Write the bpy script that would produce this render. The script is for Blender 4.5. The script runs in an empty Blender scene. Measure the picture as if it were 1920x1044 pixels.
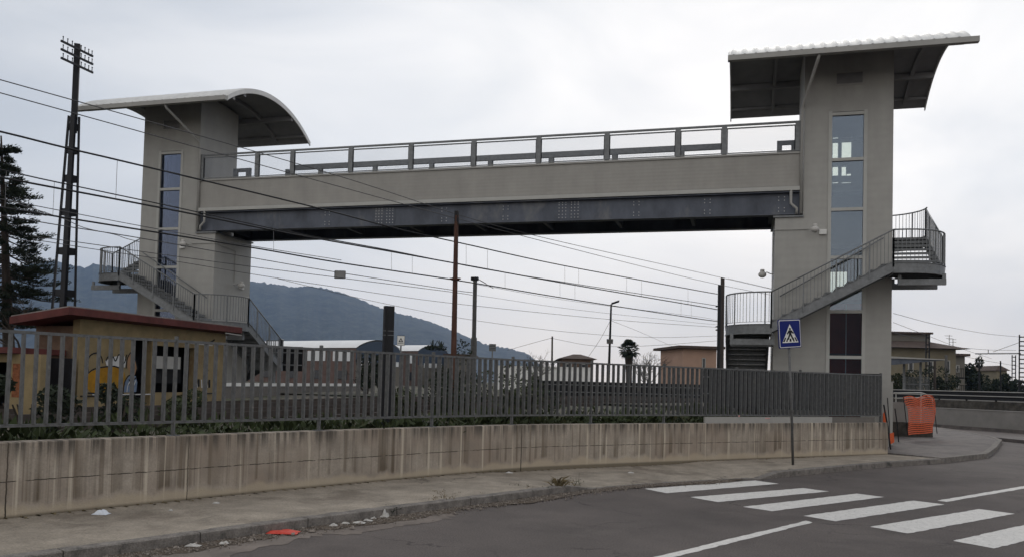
import bpy, bmesh, math, random
from mathutils import Vector, noise as mnoise
from math import sin, cos, pi, sqrt, atan2, radians
random.seed(11)
S = bpy.context.scene
COL = S.collection

# ------------------------------------------------------------------ camera
FPX, YAW, PIT, ROL, PX0, PY0, CH = 1543.3, 0.27167, 0.0353, 0.02591, 960.0, 660.5, 1.85
cF = Vector((-sin(YAW) * cos(PIT), cos(YAW) * cos(PIT), sin(PIT)))
_r = Vector((cos(YAW), sin(YAW), 0)); _u = _r.cross(cF)
cR = _r * cos(ROL) + _u * sin(ROL)
cU = -_r * sin(ROL) + _u * cos(ROL)
CAM = Vector((0, 0, CH))
cd = bpy.data.cameras.new('camera'); cam = bpy.data.objects.new('camera', cd); COL.objects.link(cam)
from mathutils import Matrix
cam.matrix_world = Matrix(((cR.x, cU.x, -cF.x, 0), (cR.y, cU.y, -cF.y, 0), (cR.z, cU.z, -cF.z, CH), (0, 0, 0, 1)))
cd.sensor_fit = 'HORIZONTAL'; cd.sensor_width = 36.0; cd.lens = FPX / 1920 * 36
cd.shift_x = 0; cd.shift_y = (PY0 - 522.0) / 1920.0
cd.clip_start = 0.1; cd.clip_end = 20000
S.camera = cam

def ray(x, y): return cF + cR * ((x - PX0) / FPX) - cU * ((y - PY0) / FPX)
def at(x, y, w): return CAM + ray(x, y) * w                  # a photo point at w metres of depth
def oz(x, y, z): d = ray(x, y); return CAM + d * ((z - CH) / d.z)
def oy(x, y, Y): d = ray(x, y); return CAM + d * (Y / d.y)
def ox(x, y, X): d = ray(x, y); return CAM + d * (X / d.x)

# ------------------------------------------------------------------ world and sun
SUND = ray(1430, 300).normalized()
W = bpy.data.worlds.new('World'); S.world = W; W.use_nodes = True
nt = W.node_tree; nt.nodes.clear(); N = nt.nodes.new; L = nt.links.new
wo = N('ShaderNodeOutputWorld'); bg = N('ShaderNodeBackground'); L(bg.outputs[0], wo.inputs[0])
tc = N('ShaderNodeTexCoord')
mp = N('ShaderNodeMapping'); mp.inputs['Scale'].default_value = (1.6, 1.6, 4.2); L(tc.outputs['Generated'], mp.inputs[0])
n1 = N('ShaderNodeTexNoise'); n1.inputs['Scale'].default_value = 1.7; n1.inputs['Detail'].default_value = 7; n1.inputs['Roughness'].default_value = .52
n1.inputs['Distortion'].default_value = .5
L(mp.outputs[0], n1.inputs['Vector'])
r1 = N('ShaderNodeValToRGB'); r1.color_ramp.elements[0].position = .36; r1.color_ramp.elements[1].position = .66
r1.color_ramp.elements[0].color = (.84, .865, .90, 1); r1.color_ramp.elements[1].color = (1.06, 1.055, 1.05, 1)
L(n1.outputs['Fac'], r1.inputs[0])
dp = N('ShaderNodeVectorMath'); dp.operation = 'DOT_PRODUCT'; dp.inputs[1].default_value = SUND; L(tc.outputs['Generated'], dp.inputs[0])
r2 = N('ShaderNodeValToRGB'); e = r2.color_ramp.elements
mr = N('ShaderNodeMapRange'); mr.inputs[1].default_value = -1; mr.inputs[2].default_value = 1; L(dp.outputs['Value'], mr.inputs[0])
e[0].position = 0; e[0].color = (.70, .68, .655, 1); e[1].position = 1.0; e[1].color = (.84, .818, .795, 1)
for p_, c_ in ((.6, (.66, .645, .63)), (.72, (.50, .505, .515)), (.8, (.47, .49, .52)), (.88, (.58, .592, .612)), (.94, (.68, .682, .69)), (.975, (.755, .748, .74))):
    q_ = e.new(p_); q_.color = c_ + (1,)
L(mr.outputs[0], r2.inputs[0])
mu = N('ShaderNodeMix'); mu.data_type = 'RGBA'; mu.blend_type = 'MULTIPLY'; mu.inputs[0].default_value = 1
L(r2.outputs[0], mu.inputs[6]); L(r1.outputs[0], mu.inputs[7])
sky = N('ShaderNodeTexSky'); sky.sky_type = 'NISHITA'; sky.sun_disc = False
sky.sun_elevation = math.asin(SUND.z) + .2; sky.sun_rotation = atan2(SUND.x, SUND.y)
sm = N('ShaderNodeMix'); sm.data_type = 'RGBA'; sm.blend_type = 'MULTIPLY'; sm.inputs[0].default_value = 1
sm.inputs[7].default_value = (.08, .08, .08, 1); L(sky.outputs[0], sm.inputs[6])
sz = N('ShaderNodeSeparateXYZ'); L(tc.outputs['Generated'], sz.inputs[0])
rz = N('ShaderNodeValToRGB'); rz.color_ramp.elements[0].position = .0; rz.color_ramp.elements[1].position = .22
rz.color_ramp.elements[0].color = (1.05, .97, .90, 1); rz.color_ramp.elements[1].color = (1, 1, 1, 1); L(sz.outputs[2], rz.inputs[0])
mw = N('ShaderNodeMix'); mw.data_type = 'RGBA'; mw.blend_type = 'MULTIPLY'; mw.inputs[0].default_value = 1; L(mu.outputs[2], mw.inputs[6]); L(rz.outputs[0], mw.inputs[7]); mu = mw
mx = N('ShaderNodeMix'); mx.data_type = 'RGBA'; mx.inputs[0].default_value = .06
L(mu.outputs[2], mx.inputs[6]); L(sm.outputs[2], mx.inputs[7]); L(mx.outputs[2], bg.inputs[0]); bg.inputs[1].default_value = 1.0
sl = bpy.data.lights.new('sun', 'SUN'); sl.energy = .5; sl.angle = radians(18); sl.color = (1, .96, .9)
so = bpy.data.objects.new('sun', sl); COL.objects.link(so)
sdir = Vector((SUND.x, SUND.y, SUND.z + .35)).normalized(); so.rotation_euler = sdir.to_track_quat('Z', 'Y').to_euler()
S.view_settings.view_transform = 'Standard'; S.view_settings.look = 'None'; S.view_settings.exposure = .47; S.view_settings.gamma = 1
S.render.engine = 'CYCLES'
S.cycles.use_denoising = True
S.cycles.max_bounces = 6; S.cycles.transparent_max_bounces = 16; S.cycles.volume_bounces = 0
S.cycles.caustics_reflective = False; S.cycles.caustics_refractive = False

# ------------------------------------------------------------------ materials
MATS = {}
def mat(name, col, rough=.8, metal=0, var=.25, scale=4, bump=0, bscale=40, spec=.3, stretch=(1, 1, 1), col2=None, thr=None, grain=None, cracks=None):
    """base colour broken up by noise of two sizes; optional second colour in patches"""
    m = bpy.data.materials.new(name); m.use_nodes = True; t = m.node_tree
    b = t.nodes['Principled BSDF']; b.inputs['Roughness'].default_value = rough; b.inputs['Metallic'].default_value = metal
    b.inputs['Specular IOR Level'].default_value = spec
    c = t.nodes.new('ShaderNodeTexCoord'); mp = t.nodes.new('ShaderNodeMapping'); mp.inputs['Scale'].default_value = stretch
    t.links.new(c.outputs['Object'], mp.inputs[0])
    n = t.nodes.new('ShaderNodeTexNoise'); n.inputs['Scale'].default_value = scale; n.inputs['Detail'].default_value = 8; n.inputs['Roughness'].default_value = .62
    t.links.new(mp.outputs[0], n.inputs['Vector'])
    r = t.nodes.new('ShaderNodeValToRGB'); e = r.color_ramp.elements
    lo = tuple(x * (1 - var) for x in col); hi = tuple(min(1, x * (1 + var)) for x in col)
    e[0].position = .3; e[1].position = .7; e[0].color = lo + (1,); e[1].color = hi + (1,)
    t.links.new(n.outputs['Fac'], r.inputs[0]); out = r.outputs[0]
    if col2:
        n2 = t.nodes.new('ShaderNodeTexNoise'); n2.inputs['Scale'].default_value = scale * .35; n2.inputs['Detail'].default_value = 9; n2.inputs['Roughness'].default_value = .7
        t.links.new(mp.outputs[0], n2.inputs['Vector'])
        a = thr or .52
        r2 = t.nodes.new('ShaderNodeValToRGB'); r2.color_ramp.elements[0].position = a; r2.color_ramp.elements[1].position = a + .1
        t.links.new(n2.outputs['Fac'], r2.inputs[0])
        x = t.nodes.new('ShaderNodeMix'); x.data_type = 'RGBA'; t.links.new(r2.outputs[0], x.inputs[0]); t.links.new(out, x.inputs[6]); x.inputs[7].default_value = col2 + (1,)
        out = x.outputs[2]
    if grain:
        g1 = t.nodes.new('ShaderNodeTexNoise'); g1.inputs['Scale'].default_value = grain[0]; g1.inputs['Detail'].default_value = 3; g1.inputs['Roughness'].default_value = .7
        t.links.new(c.outputs['Object'], g1.inputs['Vector'])
        r3 = t.nodes.new('ShaderNodeMapRange'); r3.inputs[1].default_value = .3; r3.inputs[2].default_value = .7; r3.inputs[3].default_value = 1 - grain[1]; r3.inputs[4].default_value = 1 + grain[1]
        t.links.new(g1.outputs['Fac'], r3.inputs[0])
        x = t.nodes.new('ShaderNodeMix'); x.data_type = 'RGBA'; x.blend_type = 'MULTIPLY'; x.inputs[0].default_value = 1; x.clamp_result = False
        t.links.new(out, x.inputs[6]); t.links.new(r3.outputs[0], x.inputs[7]); out = x.outputs[2]
    if cracks:
        dn = t.nodes.new('ShaderNodeTexNoise'); dn.inputs['Scale'].default_value = 1.6; dn.inputs['Detail'].default_value = 5; t.links.new(c.outputs['Object'], dn.inputs['Vector'])
        va = t.nodes.new('ShaderNodeVectorMath'); va.operation = 'MULTIPLY_ADD'; va.inputs[1].default_value = (1.1, 1.1, 0); t.links.new(dn.outputs['Color'], va.inputs[0]); t.links.new(c.outputs['Object'], va.inputs[2])
        vo = t.nodes.new('ShaderNodeTexVoronoi'); vo.feature = 'DISTANCE_TO_EDGE'; vo.inputs['Scale'].default_value = cracks; t.links.new(va.outputs[0], vo.inputs['Vector'])
        cr = t.nodes.new('ShaderNodeMath'); cr.operation = 'LESS_THAN'; cr.inputs[1].default_value = .0065 * cracks / .4; t.links.new(vo.outputs['Distance'], cr.inputs[0])
        mk_ = t.nodes.new('ShaderNodeTexNoise'); mk_.inputs['Scale'].default_value = .45; t.links.new(c.outputs['Object'], mk_.inputs['Vector'])
        mr_ = t.nodes.new('ShaderNodeMapRange'); mr_.inputs[1].default_value = .50; mr_.inputs[2].default_value = .58; mr_.inputs[4].default_value = .75; t.links.new(mk_.outputs['Fac'], mr_.inputs[0])
        ml = t.nodes.new('ShaderNodeMath'); ml.operation = 'MULTIPLY'; t.links.new(cr.outputs[0], ml.inputs[0]); t.links.new(mr_.outputs[0], ml.inputs[1])
        x = t.nodes.new('ShaderNodeMix'); x.data_type = 'RGBA'; t.links.new(ml.outputs[0], x.inputs[0]); t.links.new(out, x.inputs[6]); x.inputs[7].default_value = tuple(v * .35 for v in col) + (1,); out = x.outputs[2]
    t.links.new(out, b.inputs['Base Color'])
    if bump:
        nb = t.nodes.new('ShaderNodeTexNoise'); nb.inputs['Scale'].default_value = bscale; nb.inputs['Detail'].default_value = 6
        t.links.new(c.outputs['Object'], nb.inputs['Vector'])
        bp = t.nodes.new('ShaderNodeBump'); bp.inputs['Strength'].default_value = bump; bp.inputs['Distance'].default_value = .02
        t.links.new(nb.outputs['Fac'], bp.inputs['Height']); t.links.new(bp.outputs[0], b.inputs['Normal'])
    MATS[name] = m
    return m
def nodes(m): return m.node_tree, m.node_tree.nodes['Principled BSDF']

def clad_mat(name, col, pitch, depth=.10):
    """sheet cladding with fine horizontal ribs"""
    m = mat(name, col, .55, 0, .085, 1.6, spec=.35, stretch=(1, 1, .12), grain=(2.2, .05)); t, b = nodes(m)
    c = t.nodes.new('ShaderNodeTexCoord'); w = t.nodes.new('ShaderNodeTexWave'); w.wave_type = 'BANDS'; w.bands_direction = 'Z'; w.wave_profile = 'SIN'
    w.inputs['Scale'].default_value = .314 / pitch; t.links.new(c.outputs['Object'], w.inputs['Vector'])
    bp = t.nodes.new('ShaderNodeBump'); bp.inputs['Strength'].default_value = depth; bp.inputs['Distance'].default_value = .02
    t.links.new(w.outputs['Fac'], bp.inputs['Height']); t.links.new(bp.outputs[0], b.inputs['Normal'])
    return m
M_clad = clad_mat('tower_cladding', (.345, .34, .322), .25)
M_fascia = clad_mat('fascia_cladding', (.312, .302, .282), .12, .06)
M_trim = mat('grey_trim', (.33, .325, .31), .5, 0, .08, 3)
M_frame = mat('window_frame', (.42, .42, .40), .5, 0, .06, 3)
M_steel = mat('galvanised_steel', (.17, .178, .185), .5, .25, .22, 9, spec=.4)
M_fence = mat('fence_steel', (.115, .117, .118), .55, .3, .3, 14, spec=.4, col2=(.19, .185, .17), thr=.6)
M_girder = mat('girder_steel', (.085, .096, .122), .55, .15, .35, 1.6, spec=.4, col2=(.15, .155, .17), thr=.56, stretch=(1, 1, .5))
M_bolt = mat('bolt_steel', (.45, .46, .47), .4, .5, .1, 5)
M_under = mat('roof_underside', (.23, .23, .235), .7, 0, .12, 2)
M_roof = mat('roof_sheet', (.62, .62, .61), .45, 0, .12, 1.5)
M_dark = mat('dark_steel', (.014, .014, .016), .6, .2, .2, 6)
M_black = mat('black_paint', (.009, .0095, .013), .55, 0, .2, 6)
M_rust = mat('rusty_iron', (.085, .042, .031), .85, .1, .4, 8, bump=.3, col2=(.05, .03, .025), thr=.54, stretch=(1, 1, .3))
M_cpole = mat('pole_concrete', (.11, .108, .105), .9, 0, .25, 6)
M_wood = mat('pole_wood', (.06, .05, .045), .9, 0, .3, 6, stretch=(1, 1, .15))
M_white = mat('white_paint', (.72, .72, .70), .6, 0, .08, 5)
M_kerb = mat('kerb_stone', (.17, .155, .142), .9, 0, .35, 7, bump=.4, bscale=60, col2=(.07, .068, .062), thr=.55, grain=(50, .3))
M_paving = mat('pavement_concrete', (.275, .24, .197), .9, 0, .28, 2.2, bump=.3, bscale=70, col2=(.185, .157, .127), thr=.53, grain=(40, .25), cracks=.7)
M_plaza = mat('plaza_paving', (.135, .119, .112), .85, 0, .3, 3, bump=.4, bscale=30, col2=(.095, .086, .082), thr=.5, grain=(30, .25))
M_lowwall = mat('low_wall_plaster', (.235, .225, .212), .85, 0, .14, 1.2, col2=(.19, .183, .175), thr=.55)
M_stone = mat('embankment_stone', (.055, .05, .043), .95, 0, .55, 3.5, bump=.8, bscale=9)
M_gravel = mat('gravel', (.25, .22, .195), .95, 0, .5, 60)
M_yellow = mat('yellow_render', (.235, .182, .10), .9, 0, .22, 2.4, bump=.3, bscale=30, col2=(.18, .11, .055), thr=.58)
M_brick = mat('exposed_brick', (.20, .075, .035), .95, 0, .45, 12, bump=.8, bscale=18)
M_brownwall = mat('brown_render', (.13, .085, .06), .95, 0, .35, 2.5, bump=.3, bscale=25, col2=(.17, .06, .035), thr=.58)
M_redroof = mat('red_fascia', (.10, .028, .025), .75, 0, .3, 3)
M_rooftop = mat('roof_felt', (.25, .22, .21), .9, 0, .3, 2)
M_void = mat('painted_interior_shade', (.012, .012, .014), .95, 0, .3, 3)  # near-black colour standing in for unlit rooms behind openings
M_orange = mat('orange_plastic', (.62, .11, .035), .6, 0, .2, 20)
M_red = mat('red_plastic', (.5, .05, .03), .5, 0, .15, 20)
M_blue = mat('sign_blue', (.003, .012, .14), .6, 0, .06, 5, spec=.25)
M_signback = mat('sign_back', (.22, .22, .22), .5, .3, .1, 5)
M_leaf = mat('leaf_green', (.04, .052, .022), .85, 0, .5, 3)
M_leafd = mat('leaf_dark', (.018, .026, .015), .85, 0, .5, 3)
M_grass = mat('weed_green', (.032, .044, .016), .9, 0, .5, 3, col2=(.07, .065, .03), thr=.56)
M_dry = mat('dry_weed', (.14, .11, .06), .9, 0, .4, 8)
M_bark = mat('bark', (.045, .036, .03), .95, 0, .4, 5, stretch=(1, 1, .25))
M_earth = mat('bare_earth', (.075, .065, .05), .95, 0, .45, 1.3, bump=.6, bscale=8, col2=(.035, .045, .02), thr=.48)
M_ground = mat('field_ground', (.09, .088, .07), .95, 0, .3, .05)
M_pink = mat('pink_render', (.40, .265, .20), .9, 0, .12, .5)
M_beige = mat('beige_render', (.20, .175, .125), .9, 0, .16, .5, col2=(.16, .145, .115), thr=.56)
M_beiged = mat('grey_render', (.145, .135, .118), .9, 0, .16, .5)
M_tile = mat('roof_tiles', (.07, .05, .042), .9, 0, .3, 2)
M_hallw = mat('hall_roof_white', (.75, .76, .77), .5, 0, .06, .5)
M_hallb = mat('hall_gable_blue', (.045, .065, .10), .6, 0, .12, .5)
M_rbrick = mat('red_brick', (.125, .085, .075), .9, 0, .25, 1)
M_dim = mat('dim_glass', (.03, .033, .04), .25, 0, .2, .6, spec=.5)
M_lit = mat('sky_reflection_glazing', (.62, .64, .66), .4, 0, .1, .6)  # pale colour paints bright sky reflected in the shed windows
M_cream = mat('white_boundary_render', (.60, .58, .56), .85, 0, .08, .3)
M_plat = mat('platform_concrete', (.14, .13, .12), .9, 0, .25, 1.2)
M_wire = mat('wire', (.018, .018, .02), .7, 0, .1, 5)
M_wireg = mat('wire_grey', (.075, .075, .08), .7, 0, .1, 5)
M_lampglass = mat('lamp_cover', (.5, .49, .47), .5, 0, .05, 5)
M_redwood = mat('lift_red', (.5, .10, .08), .6, 0, .2, 2)
M_tape = mat('tape_pink', (.6, .3, .28), .6, 0, .2, 30)
M_paper = mat('paper', (.46, .45, .43), .8, 0, .25, 20)
M_bag = mat('plastic_bag', (.62, .66, .72), .35, 0, .1, 20)
M_ink = mat('spray_black', (.012, .012, .014), .8, 0, .1, 5)
M_spy = mat('spray_ochre', (.34, .17, .012), .85, 0, .3, 3, col2=(.26, .15, .02), thr=.5)
M_spw = mat('spray_white', (.5, .5, .5), .85, 0, .15, 5)
M_spb = mat('spray_blue', (.14, .19, .28), .85, 0, .25, 6)
M_spt = mat('spray_tan', (.28, .17, .10), .85, 0, .2, 5)
M_asph = mat('asphalt', (.090, .076, .071), .82, 0, .22, .7, bump=.5, bscale=160, spec=.35, col2=(.115, .098, .091), thr=.5, grain=(48, .42), cracks=.4)
M_asphk = mat('dusty_asphalt', (.155, .130, .112), .95, 0, .3, 3, bump=.5, bscale=120, col2=(.075, .062, .053), thr=.52)

M_dust = mat('dusty_road_edge', (.17, .145, .128), .95, 0, .2, 2.5, bump=.4, bscale=110, col2=(.125, .106, .095), thr=.5)
M_soil = mat('gutter_soil', (.085, .066, .05), .95, 0, .4, 6, bump=.8, bscale=60, col2=(.13, .105, .082), thr=.52)
def paint_mat():
    m = mat('road_paint', (.60, .585, .56), .7, 0, .12, 9); t, b = nodes(m)
    src = b.inputs['Base Color'].links[0].from_socket
    c = t.nodes.new('ShaderNodeTexCoord'); n = t.nodes.new('ShaderNodeTexNoise'); n.inputs['Scale'].default_value = 22; n.inputs['Detail'].default_value = 9; n.inputs['Roughness'].default_value = .75
    t.links.new(c.outputs['Object'], n.inputs['Vector'])
    r = t.nodes.new('ShaderNodeValToRGB'); r.color_ramp.elements[0].position = .55; r.color_ramp.elements[1].position = .70
    t.links.new(n.outputs['Fac'], r.inputs[0])
    x = t.nodes.new('ShaderNodeMix'); x.data_type = 'RGBA'; t.links.new(r.outputs[0], x.inputs[0]); t.links.new(src, x.inputs[6]); x.inputs[7].default_value = (.13, .115, .11, 1)
    t.links.new(x.outputs[2], b.inputs['Base Color']); return m
M_paint = paint_mat()

def hill_mat():
    m = mat('hill_forest', (.034, .038, .031), .95, 0, .7, .02, col2=(.095, .088, .07), thr=.6, grain=(.06, .5), bump=1, bscale=.03)
    return m
M_hill = hill_mat(); MATS['hill_forest'] = M_hill

def glass_mat(name, tint, refl, op):
    m = bpy.data.materials.new(name); m.use_nodes = True; t = m.node_tree; t.nodes.clear()
    o = t.nodes.new('ShaderNodeOutputMaterial'); tr = t.nodes.new('ShaderNodeBsdfTransparent'); tr.inputs[0].default_value = tint + (1,)
    g = t.nodes.new('ShaderNodeBsdfGlossy'); g.inputs['Roughness'].default_value = .02; g.inputs[0].default_value = (.62, .72, .92, 1)
    fr = t.nodes.new('ShaderNodeFresnel'); fr.inputs[0].default_value = 1.5 if refl else 1.22
    ad = t.nodes.new('ShaderNodeMath'); ad.operation = 'ADD'; ad.inputs[1].default_value = refl; ad.use_clamp = True; t.links.new(fr.outputs[0], ad.inputs[0])
    mx = t.nodes.new('ShaderNodeMixShader'); t.links.new(ad.outputs[0], mx.inputs[0]); t.links.new(tr.outputs[0], mx.inputs[1]); t.links.new(g.outputs[0], mx.inputs[2])
    d = t.nodes.new('ShaderNodeBsdfDiffuse'); d.inputs[0].default_value = (.15, .16, .2, 1)
    m2 = t.nodes.new('ShaderNodeMixShader'); m2.inputs[0].default_value = op
    t.links.new(mx.outputs[0], m2.inputs[1]); t.links.new(d.outputs[0], m2.inputs[2]); t.links.new(m2.outputs[0], o.inputs[0]); return m
M_glassd = glass_mat('dark_glazing', (.55, .58, .66), .04, .02)
M_clear = glass_mat('clear_glazing', (.62, .62, .66), .0, .0)
M_glass = glass_mat('tinted_glazing', (.82, .86, .80), .10, .04)
M_infill = glass_mat('parapet_infill', (.93, .93, .93), .0, .015)

V3 = lambda *a: Vector(a)
def spline(pts, n):
    """Catmull-Rom through pts, n samples evenly spaced by length"""
    P = [Vector(p) for p in pts]; P = [P[0] * 2 - P[1]] + P + [P[-1] * 2 - P[-2]]; d = []
    for i in range(1, len(P) - 2):
        for k in range(24):
            t = k / 24; a, b, c, e = P[i - 1:i + 3]
            d.append(.5 * ((2 * b) + (c - a) * t + (2 * a - 5 * b + 4 * c - e) * t * t + (3 * b - a - 3 * c + e) * t ** 3))
    d.append(P[-2]); cl = [0]
    for i in range(1, len(d)): cl.append(cl[-1] + (d[i] - d[i - 1]).length)
    out = []; j = 0
    for k in range(n):
        s = cl[-1] * k / (n - 1)
        while j < len(cl) - 2 and cl[j + 1] < s: j += 1
        u = (s - cl[j]) / max(1e-9, cl[j + 1] - cl[j]); out.append(d[j].lerp(d[j + 1], min(1, u)))
    return out, cl[-1]
WALLP = [V3(-10.2, 1.6, 0), V3(-9.1, 5, 0)] + [V3(oz(*q, 1.0).x, oz(*q, 1.0).y, 0) for q in ((0, 829.7), (320, 817.6), (560, 808.8), (880, 798.5), (1000, 795.5), (1160, 794), (1440, 792.4), (1665, 791.5))]
WC, WLEN = spline(WALLP, 160)
def wall_frame(s):
    """point and unit tangent of the wall's front face s metres from its near end"""
    t = s / WLEN * (len(WC) - 1); i = max(0, min(len(WC) - 2, int(t))); p = WC[i].lerp(WC[i + 1], t - i); d = (WC[i + 1] - WC[i]).normalized()
    return p, d, V3(-d.y, d.x, 0)
def s_of(p):
    return min(range(len(WC)), key=lambda i: (WC[i] - p).length) / (len(WC) - 1) * WLEN
JOINTS = [(s_of(V3(*oz(x, y, 1.0).to_2d(), 0)), w_, v_, a_) for x, y, w_, v_, a_ in ((17, 829, .008, -1, 1), (362, 816, .006, -1, .9), (717, 804, .004, .35, .5), (975, 796, .011, -1, 1), (1208, 794, .004, .3, .4), (1420, 792.5, .005, -1, .5), (1545, 792, .005, -1, .6))]

def wall_mat():
    """cast concrete by UV: u metres along the wall, v metres up; runs, dark top, damp foot, cracked joints"""
    m = mat('stained_concrete', (.355, .312, .262), .92, 0, .2, 1.5, bump=.35, bscale=45, grain=(38, .14)); t, b = nodes(m)
    base = b.inputs['Base Color'].links[0].from_socket
    nn = t.nodes.new; ln = t.links.new
    uv = nn('ShaderNodeUVMap'); sp = nn('ShaderNodeSeparateXYZ'); ln(uv.outputs[0], sp.inputs[0])
    def noise(sx, sy, sc, det=5, rough=.6):
        mp = nn('ShaderNodeMapping'); mp.inputs['Scale'].default_value = (sx, sy, 1); ln(uv.outputs[0], mp.inputs[0])
        n = nn('ShaderNodeTexNoise'); n.inputs['Scale'].default_value = sc; n.inputs['Detail'].default_value = det; n.inputs['Roughness'].default_value = rough
        ln(mp.outputs[0], n.inputs['Vector']); return n.outputs['Fac']
    def ramp(f, a, c, ca=(0, 0, 0, 1), cb=(1, 1, 1, 1)):
        r = nn('ShaderNodeValToRGB'); r.color_ramp.elements[0].position = a; r.color_ramp.elements[1].position = c
        r.color_ramp.elements[0].color = ca; r.color_ramp.elements[1].color = cb; ln(f, r.inputs[0]); return r.outputs[0]
    def mixc(fac, a, col, blend='MIX'):
        x = nn('ShaderNodeMix'); x.data_type = 'RGBA'; x.blend_type = blend; ln(fac, x.inputs[0]); ln(a, x.inputs[6]); x.inputs[7].default_value = col + (1,); return x.outputs[2]
    def mth(op, a, bb, clamp=False):
        q = nn('ShaderNodeMath'); q.operation = op; q.use_clamp = clamp
        for i, s in ((0, a), (1, bb)):
            if isinstance(s, (int, float)): q.inputs[i].default_value = s
            else: ln(s, q.inputs[i])
        return q.outputs[0]
    U, V = sp.outputs[0], sp.outputs[1]
    def sm(x, a, bb):
        r = nn('ShaderNodeMapRange'); r.interpolation_type = 'SMOOTHSTEP'
        for k, q in ((0, x), (1, a), (2, bb)):
            if isinstance(q, (int, float)): r.inputs[k].default_value = q
            else: ln(q, r.inputs[k])
        return r.outputs[0]
    mul = lambda a, bb: mth('MULTIPLY', a, bb)
    add = lambda a, bb: mth('ADD', a, bb)
    wob = mul(noise(3, 3, 1.2, 3), .05)
    def n1d(f, off=0, det=3):
        mp = nn('ShaderNodeMapping'); mp.inputs['Scale'].default_value = (f, .06, 1); mp.inputs['Location'].default_value = (off, off * 1.7, 0); ln(uv.outputs[0], mp.inputs[0])
        n = nn('ShaderNodeTexNoise'); n.inputs['Scale'].default_value = 1; n.inputs['Detail'].default_value = det; n.inputs['Roughness'].default_value = .6; ln(mp.outputs[0], n.inputs['Vector']); return n.outputs['Fac']
    patch = noise(.45, .5, 1.3, 3)
    foot = add(mul(n1d(2.3, 3.1), .34), add(wob, -.05))                                 # ragged lower end of the runs
    c = mixc(ramp(patch, .42, .62), base, (.285, .235, .19))                            # casting lifts
    c = mixc(mul(ramp(noise(1.6, 1.4, 2.0, 6), .46, .66), .55), c, (.225, .195, .165))      # grey mottling
    patchy = ramp(n1d(.55, 7.7, 2), .36, .60)
    run = mul(mul(ramp(n1d(5.2, .7), .50, .60), sm(V, foot, add(foot, .07))), add(.15, mul(patchy, .85)))
    c = mixc(mul(run, add(.48, mul(sm(V, .75, .12), .45))), c, (.105, .082, .058))       # brown runs, darkest at their ends
    run2 = mul(ramp(n1d(9.3, 5.3), .54, .62), sm(V, foot, add(foot, .05)))
    c = mixc(mul(run2, .62), c, (.14, .11, .08))
    c = mixc(mul(ramp(n1d(6.5, 9.4), .57, .62), .8), c, (.52, .46, .375))               # pale lime runs
    ln_ = add(.10, mul(n1d(9, 2.2), .62))
    drip = mul(sm(add(V, wob), mth('SUBTRACT', .99, ln_), .90), ramp(n1d(16, 4.4), .42, .60))
    c = mixc(mul(drip, .9), c, (.07, .062, .054))                                       # black drips from the coping
    c = mixc(mul(sm(V, add(foot, .02), mth('SUBTRACT', foot, .06)), .7), c, (.42, .355, .265))   # paler foot
    c = mixc(mul(sm(V, .05, .0), .8), c, (.10, .085, .06))
    wv = mth('MULTIPLY', noise(4, 1, 2), .03)
    j = mth('LESS_THAN', mth('ABSOLUTE', mth('SUBTRACT', mth('SUBTRACT', V, wv), .405), 0), .0055)
    j = mth('MULTIPLY', j, ramp(noise(3, .1, 1.5), .40, .50))
    c = mixc(j, c, (.04, .034, .028))
    for k_, (u_, w_, vlo, a_) in enumerate(JOINTS):
        dj = mth('ABSOLUTE', mth('SUBTRACT', add(U, mul(noise(1, 5, 2.2, 2), .02)), u_ + .01), 0)
        jm = mul(mul(mth('LESS_THAN', dj, w_), mth('GREATER_THAN', V, vlo)), a_)
        c = mixc(jm, c, (.04, .034, .028))
        side = mul(mul(sm(dj, .10, .0), ramp(V, .1, .5)), a_ * .35)
        c = mixc(side, c, (.16, .13, .10))
    ln(c, b.inputs['Base Color']); return m
M_wall = wall_mat()

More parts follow.
